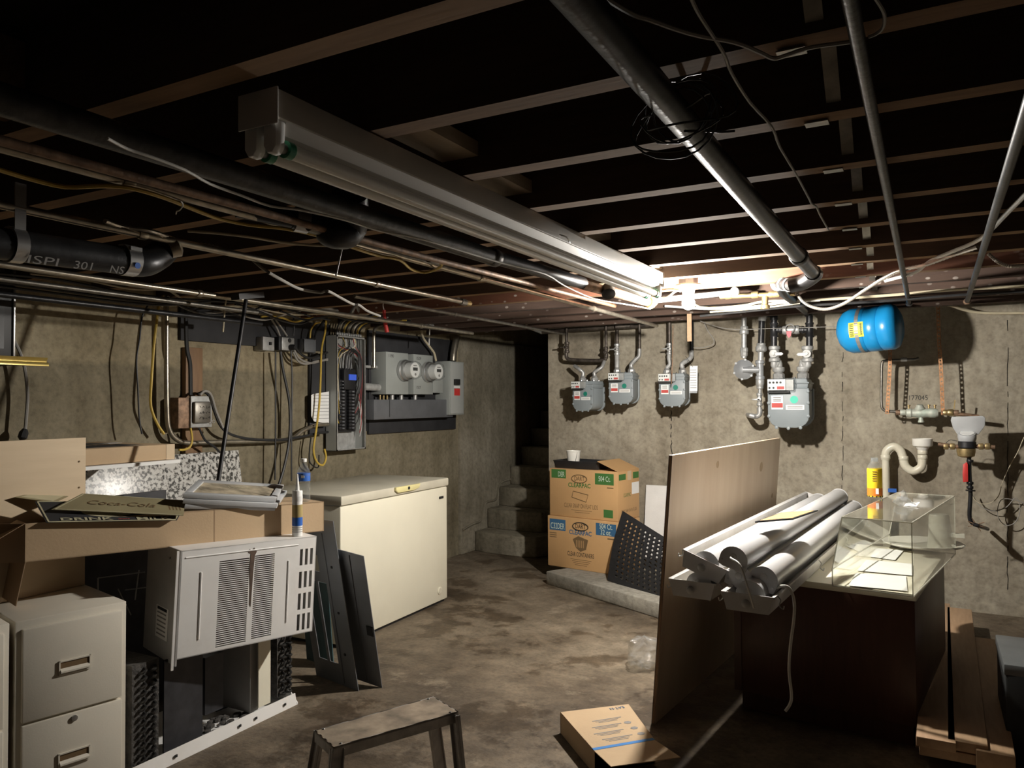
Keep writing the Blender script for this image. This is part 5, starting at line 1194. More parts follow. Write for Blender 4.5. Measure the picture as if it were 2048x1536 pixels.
c = FN+e*(FL*.91)+V((0, 0, .10)); dc = ob('drain_cap', disc(MB(), c, -bk, .028, .006, 18), 'cream_enamel', t, bevel=.002); ob('drain_slot', disc(MB(), c-bk*.006, -bk, .02, .002, 14), 'cream_top', dc)
# ---- long carton on top of the casing
_pa, _pb = P(355, 1093, d=3.32), P(597, 1067.4, d=3.74); e = (_pb-_pa).normalized()
def onl(px):      # point of the carton's lower front edge seen at column px
    lo, hi = -3.0, 3.0
    for _ in range(50):
        m_ = (lo+hi)/2; q_ = _pa+e*m_-CAMP
        if CX+F*q_.dot(CR)/q_.dot(CF) < px: lo = m_
        else: hi = m_
    return _pa+e*lo
def dC(px): return (onl(px)-CAMP).dot(CF)
BLF, BRF = onl(50), onl(648); Lc = (BRF-BLF).length; bk = V((-e.y, e.x, 0)).normalized(); bk = -bk if bk.x > 0 else bk; Hc, Dc = .147, .30
def onp(x, y, a, b, c):  # seen point (x, y) on the plane through a, b, c
    n_ = (b-a).cross(c-a); v = CF+CR*((x-CX)/F)-CU*((y-CY)/F); return CAMP+v*((a-CAMP).dot(n_)/v.dot(n_))
t = thing('long_carton', 'long open brown carton lying across the filing cabinet and casing', 'carton', (BLF+BRF)/2)
ob('front_wall', MB().fbox(BLF, e*Lc, bk*.004, V((0, 0, Hc))), 'cardboard', t); ob('back_wall', MB().fbox(BLF+bk*Dc, e*Lc, bk*-.004, V((0, 0, Hc))), 'cardboard', t)
ob('bottom', MB().fbox(BLF, e*Lc, bk*Dc, V((0, 0, .004))), 'cardboard', t); ob('top', MB().fbox(BLF+V((0, 0, Hc-.004))+e*.14, e*(Lc-.14), bk*Dc, V((0, 0, .004))), 'cardboard', t)
ob('end_wall', MB().fbox(BRF, e*-.004, bk*Dc, V((0, 0, Hc))), 'cardboard', t)
ob('flap', MB().fbox(BLF+V((0, 0, Hc)), e*-.10-V((0, 0, .06)), bk*.12, V((0, 0, .003))), 'cardboard_dark', t)
ob('flap', MB().fbox(BLF, bk*Dc*.9, e*-.03-V((0, 0, .16)), e*.003), 'cardboard_dark', t)
ob('flap', MB().fbox(BLF, e*-.11+bk*.08, V((0, 0, Hc)), bk*.003), 'cardboard_dark', t)
ob('flap', MB().fbox(BLF+bk*Dc, e*-.13, V((0, 0, Hc)), bk*.003), 'cardboard', t)
c = BLF+e*(Lc*.868); bc = MB()
ob('barcode_panel', MB().fbox(c-bk*.0006+V((0, 0, .03)), e*.036, bk*.0006, V((0, 0, .075))), 'cardboard_dark', t)
for i in range(7): ob('barcode_bar', MB().fbox(c-bk*.0016+e*.004+V((0, 0, .036+.0095*i)), e*.028, bk*.001, V((0, 0, .004))), 'ink_black', t)
ob('fold_line', MB().fbox(BLF+e*(Lc*.565)-bk*.0008, e*.004, bk*.0008, V((0, 0, Hc))), 'cardboard_dark', t)
# ---- tin signs on the carton
def plate4(pts, thick, name, mat, parent):
    a, b, c, d = [V(p) for p in pts]; n_ = (b-a).cross(d-a).normalized()
    if n_.z < 0: n_ = -n_
    vs = [a, b, c, d]+[p-n_*thick for p in (a, b, c, d)]
    mb = MB().add(vs, [(0, 1, 2, 3), (7, 6, 5, 4), (0, 4, 5, 1), (1, 5, 6, 2), (2, 6, 7, 3), (3, 7, 4, 0)])
    o = ob(name, mb, mat, parent); bm = bmesh.new(); bm.from_mesh(o.data); bmesh.ops.recalc_face_normals(bm, faces=bm.faces); bm.to_mesh(o.data); bm.free(); return o
c1 = [P(93, 1045, d=dC(93)-.02), P(354, 1040, d=dC(354)-.03), None, P(70, 1003, d=dC(70)+.11)]; c1[2] = onp(374, 1003, c1[0], c1[1], c1[3])
t = thing('tin_sign', 'dark tin sign lettered DRINK MILK on the long carton', 'sign', sum(c1, V())/4)
plate4(c1, .002, 'plate', 'black_paint', t)
xd = (c1[1]-c1[0]).normalized(); yd = (c1[3]-c1[0]); yd = (yd-xd*yd.dot(xd)).normalized()
mb = MB()
for s0, s1 in ((0, 1), (1, 2), (2, 3), (3, 0)): mb.bar(c1[s0]*.97+sum(c1, V())/4*.03+xd.cross(yd)*.001, c1[s1]*.97+sum(c1, V())/4*.03+xd.cross(yd)*.001, .006, .001, xd.cross(yd))
ob('border', mb, 'sign_pale', t)
base_l = c1[0].lerp(c1[3], .13); base_r = c1[1].lerp(c1[2], .085); LT = (base_r-base_l).length
text('DRINK', base_l.lerp(base_r, .29), xd, yd, .020, 'sign_pale', t, width=.38*LT, bold=.02, thick=.002)
text('more', base_l.lerp(base_r, .565), xd, yd, .012, 'red_ink', t, width=.045, shear=.3, thick=.002)
text('MILK', base_l.lerp(base_r, .80), xd, yd, .020, 'sign_pale', t, width=.28*LT, bold=.02, thick=.002)
ob('white_oval', MB().prism([(.1*math.cos(u), .04*math.sin(u)) for u in [2*math.pi*i/24 for i in range(24)]], c1[0].lerp(c1[1], .48)+yd*.075+xd.cross(yd)*.0006, xd, yd, xd.cross(yd)*.0006), 'sign_pale', t)
c2 = [P(103, 1019, d=dC(103)+.03), P(367, 1031, d=dC(367)-.04), None, P(164, 987, d=dC(164)+.13)]; c2[2] = onp(371, 1001, c2[0], c2[1], c2[3])
t = thing('tin_sign', 'olive tin sign with flowing dark script lying over the dark sign', 'sign', sum(c2, V())/4)
plate4(c2, .002, 'plate', 'sign_olive', t)
xd = (c2[1]-c2[0]).normalized(); yd = (c2[2]-c2[1]+c2[3]-c2[0]); yd = (yd-xd*yd.dot(xd)).normalized(); cc_ = sum(c2, V())/4
text('Coca-Cola', cc_-xd*.03, xd, yd, .032, 'ink_brown', t, width=.26, shear=.4, thick=.002)
for i in range(4): text('IIII'[i], c2[1].lerp(c2[2], .45)-xd*(.02+.014*i), xd, yd, .04, 'ink_brown', t, width=.006, name='stripe')
mb = MB()
for s0, s1 in ((0, 1), (2, 3), (3, 0)): mb.bar(c2[s0]*.96+cc_*.04+xd.cross(yd)*.001, c2[s1]*.96+cc_*.04+xd.cross(yd)*.001, .004, .001, xd.cross(yd))
ob('border', mb, 'sign_pale', t)
c3 = [P(29, 994, d=dC(29)+.16), P(110, 1005, d=dC(110)+.16), None, P(63, 986, d=dC(63)+.22)]; c3[2] = onp(150, 986, c3[0], c3[1], c3[3])
t = thing('tin_sign', 'small pale olive sign at the left end of the long carton', 'sign', sum(c3, V())/4); plate4(c3, .002, 'plate', 'sign_olive', t); plate4([p*.8+sum(c3, V())/4*.2+V((0, 0, .001)) for p in c3], .0008, 'print', 'sign_pale', t)
# ---- three white picture frames
f_ = [P(369, 987, d=dC(369)+.0), P(555, 996, d=dC(555)-.04), None, P(405, 958, d=dC(405)+.24)]; f_[2] = onp(566, 970, f_[0], f_[1], f_[3])
xd = (f_[1]-f_[0]); FWd = xd.length; xd.normalize(); yd = (f_[3]-f_[0]+f_[2]-f_[1])/2; FDp = yd.length; yd.normalize()
for k, (dz, off, rz_, lb) in enumerate(((.0, .02, 3, 'lowest white picture frame in the stack on the long carton'), (.024, .0, -2, 'middle white picture frame in the stack on the long carton'), (.048, -.01, 0, 'top white picture frame showing a faded landscape print'))):
    nz = xd.cross(yd).normalized(); O = f_[0]+nz*(dz-.07)+xd*off*.6; R_ = Matrix.Rotation(math.radians(rz_), 3, nz); x_, y_ = R_ @ xd, R_ @ yd
    t = thing('picture_frame', lb, 'picture frame', O+x_*FWd/2+y_*FDp/2, group='white picture frames on the carton')
    bw = .032
    for (o_, a_, b_) in ((O, x_*FWd, y_*bw), (O+y_*(FDp-bw), x_*FWd, y_*bw), (O+y_*bw, x_*bw, y_*(FDp-2*bw)), (O+x_*(FWd-bw)+y_*bw, x_*bw, y_*(FDp-2*bw))):
        ob('rail', MB().fbox(o_, a_, b_, nz*.022), 'grey_white', t, bevel=.002)
    ob('print', MB().fbox(O+x_*bw+y_*bw+nz*.012, x_*(FWd-2*bw), y_*(FDp-2*bw), nz*.003), 'photo_art', t)
    if k == 2: text('VALE', O+x_*FWd*.5+y_*FDp*.68+nz*.0155, x_, y_, .03, 'sign_pale', t, width=.12)
# ---- caulk tube and water bottle
p = CAULK
t = thing('caulk_tube', 'white caulk tube with gold and blue label standing on the casing', 'caulk tube', p)
ob('tube', MB().lathe([(.023, 0), (.024, .004), (.024, .212), (.022, .216)], p, n=24), 'white', t)
for a, b, m_ in ((.05, .09, 'label_blue'), (.09, .15, 'label_gold'), (.165, .19, 'white')): ob('label_band', MB().lathe([(.0245, a), (.0245, b)], p, n=24), m_, t)
ob('nozzle', MB().lathe([(.010, .216), (.009, .235), (.003, .295)], p, n=14), 'white', t)
for a in (.02, .03, .04): ob('print_line', MB().lathe([(.0243, a), (.0243, a+.003)], p, n=24), 'ink_grey', t)
p = onl(622)+bk*.07+V((0, 0, Hc+.001))
def bottle(name, label, p, s, liquid, band, cap):
    t = thing(name, label, 'bottle', p)
    pr = [(.028, 0), (.032, .006), (.032, .03), (.030, .036), (.032, .042), (.030, .05), (.032, .056), (.032, .075), (.031, .11), (.033, .13), (.030, .15), (.015, .178), (.0135, .185), (.0135, .195)]
    ob('shell', MB().lathe([(a*s, b*s) for a, b in pr], p, n=20), 'pet', t)
    if band: ob('label', MB().lathe([(.0325*s, .10*s), (.0325*s, .138*s)], p, n=20), band, t); ob('label_print', MB().fbox(p+V((.0, 0, 0))+(CAMP-p).normalized()*.0335*s-V((0, 0, 0))+V((-.008, -.008, .112*s)), V((.014, .008, 0)), V((.001, -.002, 0)), V((0, 0, .012))), 'white', t)
    if cap: ob('cap', MB().lathe([(.015*s, .193*s), (.015*s, .207*s), (.013*s, .209*s)], p, n=16), cap, t)
    return t
bottle('water_bottle', 'empty clear water bottle with a blue label on the long carton', p, 1.02, None, 'label_blue', 'white')
# ---- pale plywood offcut, wall shelf with flat carton, speckled board
a = P(172, 875, X=-3.22)
t = thing('plywood_offcut', 'pale plywood offcut standing behind the signs at the left edge', 'board', (-3.22, a.y-.4, .72))
ob('board', MB().box((-3.24, a.y-.85, .722), (-3.22, a.y, a.z)), 'plywood_pale', t, bevel=.001)
for py in (923, 975): ob('nail', disc(MB(), P(158, py, X=-3.22), EX, .004, .002, 8), 'ink_brown', t)
fz = P(349, 908, X=-3.45)
ob('white_shelf', MB().box((XL, 1.3, fz.z-.045), (-3.42, P(361, 915, X=-3.42).y, fz.z-.028)), 'white', label='thin white panel shelf under the flat carton on the wall', cat='shelf')
t = thing('flat_carton', 'flat brown carton with a black printed band on the white shelf', 'carton', (-3.7, 2.2, fz.z))
yr = P(349, 900, X=-3.45).y; h_ = P(349, 888, X=-3.45).z-fz.z
ob('box', MB().box((-4.09, 1.3, fz.z-.026), (-3.45, yr, fz.z+h_)), 'cardboard', t, bevel=.003)
ob('printed_band', MB().box((-3.96, 1.3, fz.z+h_), (-3.52, yr-.13, fz.z+h_+.001)), 'black_paint', t)
text('Armstrong', (-3.74, yr-.40, fz.z+h_+.0012), (0, -1, 0), (1, 0, 0), .14, 'cardboard', t, width=.5)
ob('tape_end', MB().box((-3.449, yr-.05, fz.z-.026), (-3.4485, yr, fz.z+h_)), 'tape', t)
ob('white_sticker', MB().box((-3.9, yr-.12, fz.z+h_), (-3.82, yr-.04, fz.z+h_+.001)), 'paper', t)
tp = P(475, 900, X=-3.99); yl = P(120, 905, X=-3.9).y
ob('speckled_board', MB().fbox((-3.88, yl, .55), (0, tp.y-yl, 0), (-.018, 0, 0), (-.10, 0, tp.z-.55)), 'speckled_laminate', bevel=.002, label='black and white speckled laminate board leaning on the left wall', cat='board')
# ================================================================ middle of the room
# ---- cartons on the plinth
PZ = .108
def carton(label, BLc, BRc, dep, h, ink, openflaps, side):
    e = (BRc-BLc); Wc = e.length; e.normalize(); bk = V((-e.y, e.x, 0)); bk = -bk if bk.y < 0 else bk
    t = thing('carton', label, 'carton', BLc+e*Wc/2+bk*dep/2, group='printed cartons on the plinth')
    bx = ob('box', MB().fbox(BLc, e*Wc, bk*dep, V((0, 0, h))), 'cardboard_orange', t, bevel=.004)
    def fpos(u, v): return BLc+e*(Wc*u)+V((0, 0, h*v))
    def rect(u0_, u1_, v0, v1, mat, name='print_block'): return ob(name, MB().fbox(fpos(u0_, v0), e*(Wc*(u1_-u0_)), -bk*.0008, V((0, 0, h*(v1-v0)))), mat, t)
    return t, e, bk, fpos, rect, Wc
def oval(t, c, e, rx, ry, mat, nb):
    pts = [c+e*rx*math.cos(u)+EZ*ry*math.sin(u)+nb*.001 for u in [2*math.pi*i/28 for i in range(29)]]
    ob('logo_oval', MB().tube(pts, .004, 5), mat, t)
BLc, BRc = P(1096, 1130, Z=PZ), P(1240, 1152, Z=PZ)
hL = .425
t, e, bk, fp, rect, Wc = carton('lower orange-brown carton printed with blue panels and CLEAR CONTAINERS', BLc, BRc, .34, hL, 'ink_blue', False, None)
nb = -bk
rect(.03, .26, .72, .94, 'ink_blue'); rect(.685, .955, .72, .95, 'ink_blue')
text('C32DER', fp(.145, .80), e, EZ, .05, 'ink_pale', t, width=.14, thick=.0016)
text('504 Ct.', fp(.82, .89), e, EZ, .042, 'ink_pale', t, width=.12, thick=.0016); text('32 oz.', fp(.82, .78), e, EZ, .042, 'ink_pale', t, width=.10, thick=.0016)
oval(t, fp(.47, .84), e, .075, .033, 'ink_black', nb); text('DART', fp(.47, .84), e, EZ, .036, 'ink_black', t, width=.10, bold=.01)
text('CLEARPAC', fp(.47, .715), e, EZ, .035, 'ink_blue', t, width=.22, bold=.025)
ob('picture', MB().prism([(-.075, .05), (-.02, .08), (.075, .055), (.055, -.025), (0, -.048), (-.045, -.018)], fp(.47, .465)+nb*.0004, e, EZ, nb*.0006), 'ink_brown', t)
for i in range(5): ob('picture_rib', MB().fbox(fp(.41+.025*i, .43)+nb*.0012, e*.004, nb*.0005, V((0, 0, .06))), 'cardboard_orange', t)
text('CLEAR CONTAINERS', fp(.47, .29), e, EZ, .035, 'ink_black', t, width=.26, bold=.006)
for i in range(4): rect(.33+.02*i, .62-.02*i, .19-.035*i, .197-.035*i, 'ink_brown', 'small_print')
rect(.86, .95, .05, .2, 'ink_brown', 'recycling_mark'); rect(.84, .93, .655, .68, 'ink_brown', 'small_print')
for i in range(3): rect(.03, .13, .655-.04*i, .668-.04*i, 'ink_brown', 'small_print')
B2, B3 = BLc+V((0, 0, hL+.002))-nb*.012+e*.015, BRc+V((0, 0, hL+.002))-nb*.012-e*.02
hU = .40
t, e, bk, fp, rect, Wc = carton('upper orange-brown carton with green panels, one flap standing open', B2, B3, .36, hU, 'ink_green', True, None)
nb = -bk
rect(.03, .25, .8, .985, 'ink_green'); rect(.68, .945, .72, .95, 'ink_green')
text('504 Ct.', fp(.815, .835), e, EZ, .042, 'ink_pale', t, width=.11, thick=.0016); text('DER', fp(.18, .88), e, EZ, .042, 'ink_pale', t, width=.065, thick=.0016)
oval(t, fp(.45, .81), e, .075, .033, 'ink_brown', nb); text('DART', fp(.45, .81), e, EZ, .036, 'ink_brown', t, width=.10, bold=.01)
text('CLEARPAC', fp(.45, .67), e, EZ, .035, 'ink_green', t, width=.22, bold=.025)
ob('logo_tray', MB().tube([fp(.34, .42)+nb*.001, fp(.36, .55)+nb*.001, fp(.58, .49)+nb*.001, fp(.55, .34)+nb*.001, fp(.34, .42)+nb*.001], .003, 5), 'ink_brown', t)
text('CLEAR SNAP ON FLAT LIDS', fp(.47, .24), e, EZ, .036, 'ink_brown', t, width=.33)
rect(.80, .93, .06, .22, 'ink_green', 'recycling_mark'); rect(.33, .63, .15, .157, 'ink_brown', 'small_print'); rect(.38, .60, .11, .117, 'ink_brown', 'small_print'); rect(.85, .94, .655, .675, 'ink_brown', 'small_print')
# right-hand side panel of the upper carton
s0 = B3; sd = bk
def sp(u, v): return s0+sd*(.36*u)+V((0, 0, hU*v))
for u0_, u1_, v0, v1, m_ in ((.05, .36, .82, .94, 'ink_green'), (.7, .97, .82, .95, 'ink_green'), (.64, .98, .5, .74, 'paper'), (.44, .62, .80, .99, 'tape')): ob('side_print', MB().fbox(sp(u0_, v0), sd*(.36*(u1_-u0_)), e*.0009, V((0, 0, hU*(v1-v0)))), m_, t)
text('CLEARPAC', sp(.42, .5), sd, EZ, .03, 'ink_green', t, width=.12); text('CLEAR SNAP ON FLAT LIDS', sp(.5, .18), sd, EZ, .025, 'ink_brown', t, width=.26)
# raised flap at the right end
ob('flap', MB().fbox(B3+V((0, 0, hU)), bk*.36, -e*.19+V((0, 0, .075)), V((0, 0, .004))), 'cardboard_orange', t)
# black tray and bucket on top
top = BLc.z+hL+hU+.004; tc = B2+e*.235+bk*.17+V((0, 0, hU+.001))
t = thing('plastic_tray', 'shallow black plastic tray on top of the stacked cartons', 'tray', tc)
poly = rrect(.47, .28, .03); inn = rrect(.43, .24, .03)
ob('base', MB().prism(inn, tc+V((0, 0, 0)), e, bk, V((0, 0, .006))), 'black_plastic', t)
mb = MB(); n = len(poly); lo = [tc+e*x+bk*y for x, y in inn]; hi = [tc+e*x+bk*y+V((0, 0, .065)) for x, y in poly]; li = [p+(tc-p)*.03+V((0, 0, .004)) for p in lo]; hj = [p+(tc+V((0, 0, .065))-p)*.05 for p in hi]
mb.add(lo+hi+hj+li, [(i, (i+1) % n, n+(i+1) % n, n+i) for i in range(n)]+[(n+i, n+(i+1) % n, 2*n+(i+1) % n, 2*n+i) for i in range(n)]+[(2*n+i, 2*n+(i+1) % n, 3*n+(i+1) % n, 3*n+i) for i in range(n)])
ob('wall', mb, 'black_plastic', t)
p = P(1147, 919, Y=tc.y-.02); p = V((p.x, p.y, tc.z+.007))
t = thing('plastic_bucket', 'small cream plastic tub with a wire bail in the black tray', 'tub', p)
ob('tub', MB().lathe([(.045, 0), (.047, .005), (.06, .13), (.063, .132), (.063, .14), (.058, .14), (.056, .13), (.044, .01)], p, n=24), 'white_pvc', t)
ob('bail', MB().tube(cr([p+V((.05, -.03, .13)), p+V((.045, -.045, .08)), p+V((.035, -.05, .03)), p+V((.02, -.055, .05))], 5), .0016, 5), 'galvanised', t)
# ---- white foam board and rubber mat
ob('foam_board', MB().fbox(P(1286, 1115, Y=6.2), (.5, 0, 0), (0, .02, 0), (0, .1, P(1286, 971, Y=6.25).z-P(1286, 1115, Y=6.2).z)), 'foam', label='white foam board standing against the wall behind the rubber mat', cat='board')
A_, B_, C_, D_ = P(1246, 1022, Y=5.78), P(1345, 1085, Y=5.55), P(1345, 1212, Y=5.30), P(1216, 1160, Z=.115)
t = thing('rubber_mat', 'black rubber drainage mat full of round holes leaning on the cartons', 'mat', (C_+D_)/2)
def mp(u, v):
    p = A_.lerp(B_, u).lerp(D_.lerp(C_, u), v); n_ = (B_-A_).cross(D_-A_).normalized(); n_ = n_ if n_.y < 0 else -n_
    return p+n_*(.05*math.sin(math.pi*v)*(1-.3*u)-.10*(v-.0)*(1-v)*(1-u))
mb = MB(); NU, NV = 11, 15
for i in range(NU):
    for j in range(NV):
        off = .0
        u0_, u1_, v0, v1 = i/NU, (i+1)/NU, j/NV, (j+1)/NV; um, vm = (u0_+u1_)/2, (v0+v1)/2
        sq = [(u1_, vm), (u1_, v1), (um, v1), (u0_, v1), (u0_, vm), (u0_, v0), (um, v0), (u1_, v0)]
        edge = i == 0 or j == 0 or j == NV-1
        rr = .29
        ring = [(um+rr/NU*math.cos(math.radians(45*k)), vm+rr/NV*math.sin(math.radians(45*k))) for k in range(8)]
        vs = [mp(*q) for q in sq]
        if edge: mb.add(vs, [tuple(range(8))])
        else: mb.add(vs+[mp(*q) for q in ring], [(k, (k+1) % 8, 8+(k+1) % 8, 8+k) for k in range(8)])
o = ob('sheet', mb, 'rubber', t); md = o.modifiers.new('thickness', 'SOLIDIFY'); md.thickness = .014; md.offset = 0
# ---- big plywood sheet
NB = P(1310, 1448, Z=0); NT = P(1345, 911, Y=3.47); FT = P(1561, 876, Z=NT.z)
e = (FT-NT); Lp = e.length; e.normalize(); up = NT-NB; n_ = e.cross(up).normalized(); n_ = n_ if n_.x > 0 else -n_
t = thing('plywood_sheet', 'large plywood sheet standing on edge, leaning on the brown cabinet', 'plywood sheet', NB)
ob('sheet', MB().fbox(NB, e*Lp, n_*-.018, up), 'plywood', t)
for i in range(3): ob('edge_ply', MB().fbox(NB-e*.0012-n_*(.0005+.006*i), n_*-.005, e*.0012, up), 'ply_edge' if i != 1 else 'brown_board', t)
for u, v, r_ in ((.34, .93, .022), (.78, .87, .034), (.22, .50, .028), (.62, .62, .012), (.94, .7, .018)):
    ob('knot', MB().prism([(r_*math.cos(a), r_*.9*math.sin(a)) for a in [2*math.pi*i/14 for i in range(14)]], NB+e*(Lp*u)+up*v+n_*.0002, e, up.normalized(), n_*.0004), 'cardboard', t)
# ---- printed carton on the floor
q = [P(1121, 1424, Z=.095), P(1188, 1501, Z=.095), P(1310, 1480, Z=.095), P(1257, 1408, Z=.095)]
t = thing('floor_carton', 'small opened brown carton with blue tape and printing on the floor', 'carton', V((q[1].x, q[1].y, 0)))
mb = MB(); b_ = [V((p.x, p.y, 0)) for p in q]
plate4(q, .003, 'top', 'cardboard', t)
for i in (0, 2, 3):
    a, b = q[i], q[(i+1) % 4]; ob('side', MB().fbox(V((a.x, a.y, 0)), V((b.x-a.x, b.y-a.y, 0)), (V((sum(p.x for p in q)/4, sum(p.y for p in q)/4, 0))-V((a.x, a.y, 0))).normalized()*.003, V((0, 0, .095))), 'cardboard', t)
ob('bottom', MB().add(b_, [(0, 1, 2, 3)]), 'cardboard_dark', t)
xd = (q[2]-q[1]).normalized(); yd = (q[0]-q[1]); yd = (yd-xd*yd.dot(xd)).normalized()
plate4([q[1]-yd*.0, q[2]-yd*.0, P(1361, 1514, Z=.13), P(1222, 1533, Z=.13)], .003, 'flap', 'cardboard', t)
ob('blue_tape', MB().fbox(q[1]+yd*.0+V((0, 0, .0006)), xd*(q[2]-q[1]).length, yd*.02, V((0, 0, .0006))), 'blue_tape', t)
c = q[0].lerp(q[3], .78)-yd*.03; text('EAT·N', c+V((0, 0, .001)), -xd, -yd, .022, 'ink_blue', t, width=.07)
cen = sum(q, V())/4
for i, s in enumerate(((.08, 0), (.10, -.06), (.09, -.12), (.05, .06))):
    ob('print_line', MB().fbox(cen-xd*s[0]+yd*s[1]+V((0, 0, .0005)), xd*.14, yd*.006, V((0, 0, .0005))), 'ink_grey', t)
    for k_ in (1, 2): ob('print_line', MB().fbox(cen-xd*(s[0]-.01*k_)+yd*(s[1]-.011*k_)+V((0, 0, .0005)), xd*(.13-.02*k_), yd*.004, V((0, 0, .0005))), 'ink_grey', t)
    if i < 3: ob('pictogram', MB().prism([(.018*math.cos(a), .014*math.sin(a)) for a in [math.radians(60*k) for k in range(6)]], cen+xd*.09+yd*s[1]+V((0, 0, .0005)), xd, yd, V((0, 0, .0005))), 'ink_grey', t)
# ---- step stool in the foreground
Zs = .45; c = [P(x, y, Z=Zs) for x, y in ((629, 1461), (667.5, 1494), (917, 1423), (867, 1393))]
t = thing('step_stool', 'paint-spattered metal step stool cut off at the bottom edge', 'step stool', V((sum(p.x for p in c)/4, sum(p.y for p in c)/4, 0)))
plate4(c, .006, 'step', 'stool_top', t)
for i in range(4):
    a, b = c[i], c[(i+1) % 4]; inw = (sum(c, V())/4-(a+b)/2); inw = inw.normalized()
    ob('apron', MB().fbox(a-V((0, 0, .036)), b-a, inw*.004, V((0, 0, .036))), 'stool_metal', t)
cen = sum(c, V())/4
for i, (p, o_) in enumerate(zip(c, ((-.06, -.02), (.03, -.07), (.07, -.05), (.0, .08)))):
    a = p+(cen-p)*.06-V((0, 0, .01)); b = V((p.x+o_[0], p.y+o_[1], 0)); ww = (c[(i+1) % 4]-p).normalized()
    lg = ob('leg', MB().bar(a, b, .045, .003, ww.cross(EZ)), 'stool_metal', t); x_ = (b-a).normalized().cross(ww.cross(EZ)).normalized()
    ob('leg_flange', MB().bar(a+x_*.02, b+x_*.02, .003, .02, ww.cross(EZ)), 'stool_metal', lg); ob('leg_flange', MB().bar(a-x_*.02, b-x_*.02, .003, .02, ww.cross(EZ)), 'stool_metal', lg)
for p in c: ob('rivet', MB().sphere(p+(cen-p)*.12+V((0, 0, .001)), .005, 8, (1, 1, .5)), 'steel_bright', t)
# ---- crumpled clear bag on the floor
def crumple(mb, O, rx, ry, rz, seed, n=16):
    rd = random.Random(seed); m = n//2; k0 = len(mb.v); prof = [(math.sin(math.pi*i/m*.97+.03), -math.cos(math.pi*i/m)) for i in range(m+1)]
    mb.lathe(prof, (0, 0, 0), (0, 0, 1), n)
    for i in range(k0, len(mb.v)):
        p = mb.v[i]*rd.uniform(.72, 1.12); mb.v[i] = V(O)+V((p.x*rx, p.y*ry, max(-.98, p.z)*rz))
    return mb
bp_ = P(1288, 1338, Z=0)
ob('plastic_bag', crumple(MB(), bp_+V((-.01, .02, .09)), .10, .11, .09, 3), 'clear_plastic', ang=5, label='crumpled clear plastic bag on the floor by the plywood', cat='plastic bag')
# ================================================================ right-hand side
CT = .67
NL, NR = P(1470, 1378, Z=.1), P(1834, 1456, Z=.1); NL.z = NR.z = 0
a_ = (NR-NL); CW = a_.length; a_.normalize(); b_ = V((-a_.y, a_.x, 0)); CD = 1.08
t = thing('wood_cabinet', 'dark reddish-brown wooden cabinet with a white worktop', 'cabinet', NL+a_*CW/2+b_*CD/2)
ob('carcass', MB().fbox(NL+V((0, 0, .1)), a_*CW, b_*CD, V((0, 0, CT-.13))), 'walnut', t, bevel=.003)
ob('toe_kick', MB().fbox(NL+a_*.02+b_*.05, a_*(CW-.04), b_*(CD-.08), V((0, 0, .1))), 'walnut', t)
ob('end_stile', MB().fbox(NL-b_*.004+V((0, 0, .1)), a_*.035, b_*.004, V((0, 0, CT-.13))), 'walnut', t)
ob('worktop', MB().fbox(NL-a_*.012-b_*.015+V((0, 0, CT-.03)), a_*(CW+.02), b_*(CD+.03), V((0, 0, .03))), 'cream_enamel', t, bevel=.003)
# ---- long lensed light fittings stacked on the cabinet
LEN = 2.45
def pan_mesh():
    t = thing('light_housing', 'x', 'light fixture')
    out = [(-.105, .07), (-.105, .062), (-.095, .06), (-.082, 0), (.082, 0), (.095, .06), (.105, .062), (.105, .07), (.09, .066), (.077, .006), (-.077, .006), (-.09, .066)]
    ob('trough', MB().prism(out, (0, .004, 0), EX, EZ, (0, LEN-.008, 0)), 'pan_grey', t, local=True)
    for y, s in ((0, -1), (LEN-.004, 1)):
        e_ = ob('end_wall', MB().prism([(-.1, .07), (-.082, 0), (.082, 0), (.1, .07)], (0, y, 0), EX, EZ, (0, .004, 0)), 'pan_grey', t, local=True)
        yk = y-.0035 if s < 0 else y+.004
        ob('knockout', MB().lathe([(.017, 0), (.017, .004), (.014, .006)], (-.005, y if s < 0 else y+.004, .033), (0, s, 0), 16), 'galvanised', e_, local=True)
    l0 = None
    for y in (.05, .85, 1.6, 2.35):
        for x in (-.105, .105):
            s = 1 if x > 0 else -1; pts = cr([(x, 0, .066), (x+.012*s, 0, .05), (x+.006*s, 0, .03), (x+.02*s, 0, .018), (x+.024*s, 0, .03)], 4)
            ob('latch', MB().tube([V((p.x, y, p.z)) for p in pts], .0025, 5), 'galvanised', t, local=True)
    ob('inner_face', MB().box((-.07, .01, .007), (.07, LEN-.01, .012)), 'pan_inner', t, local=True)
    return t
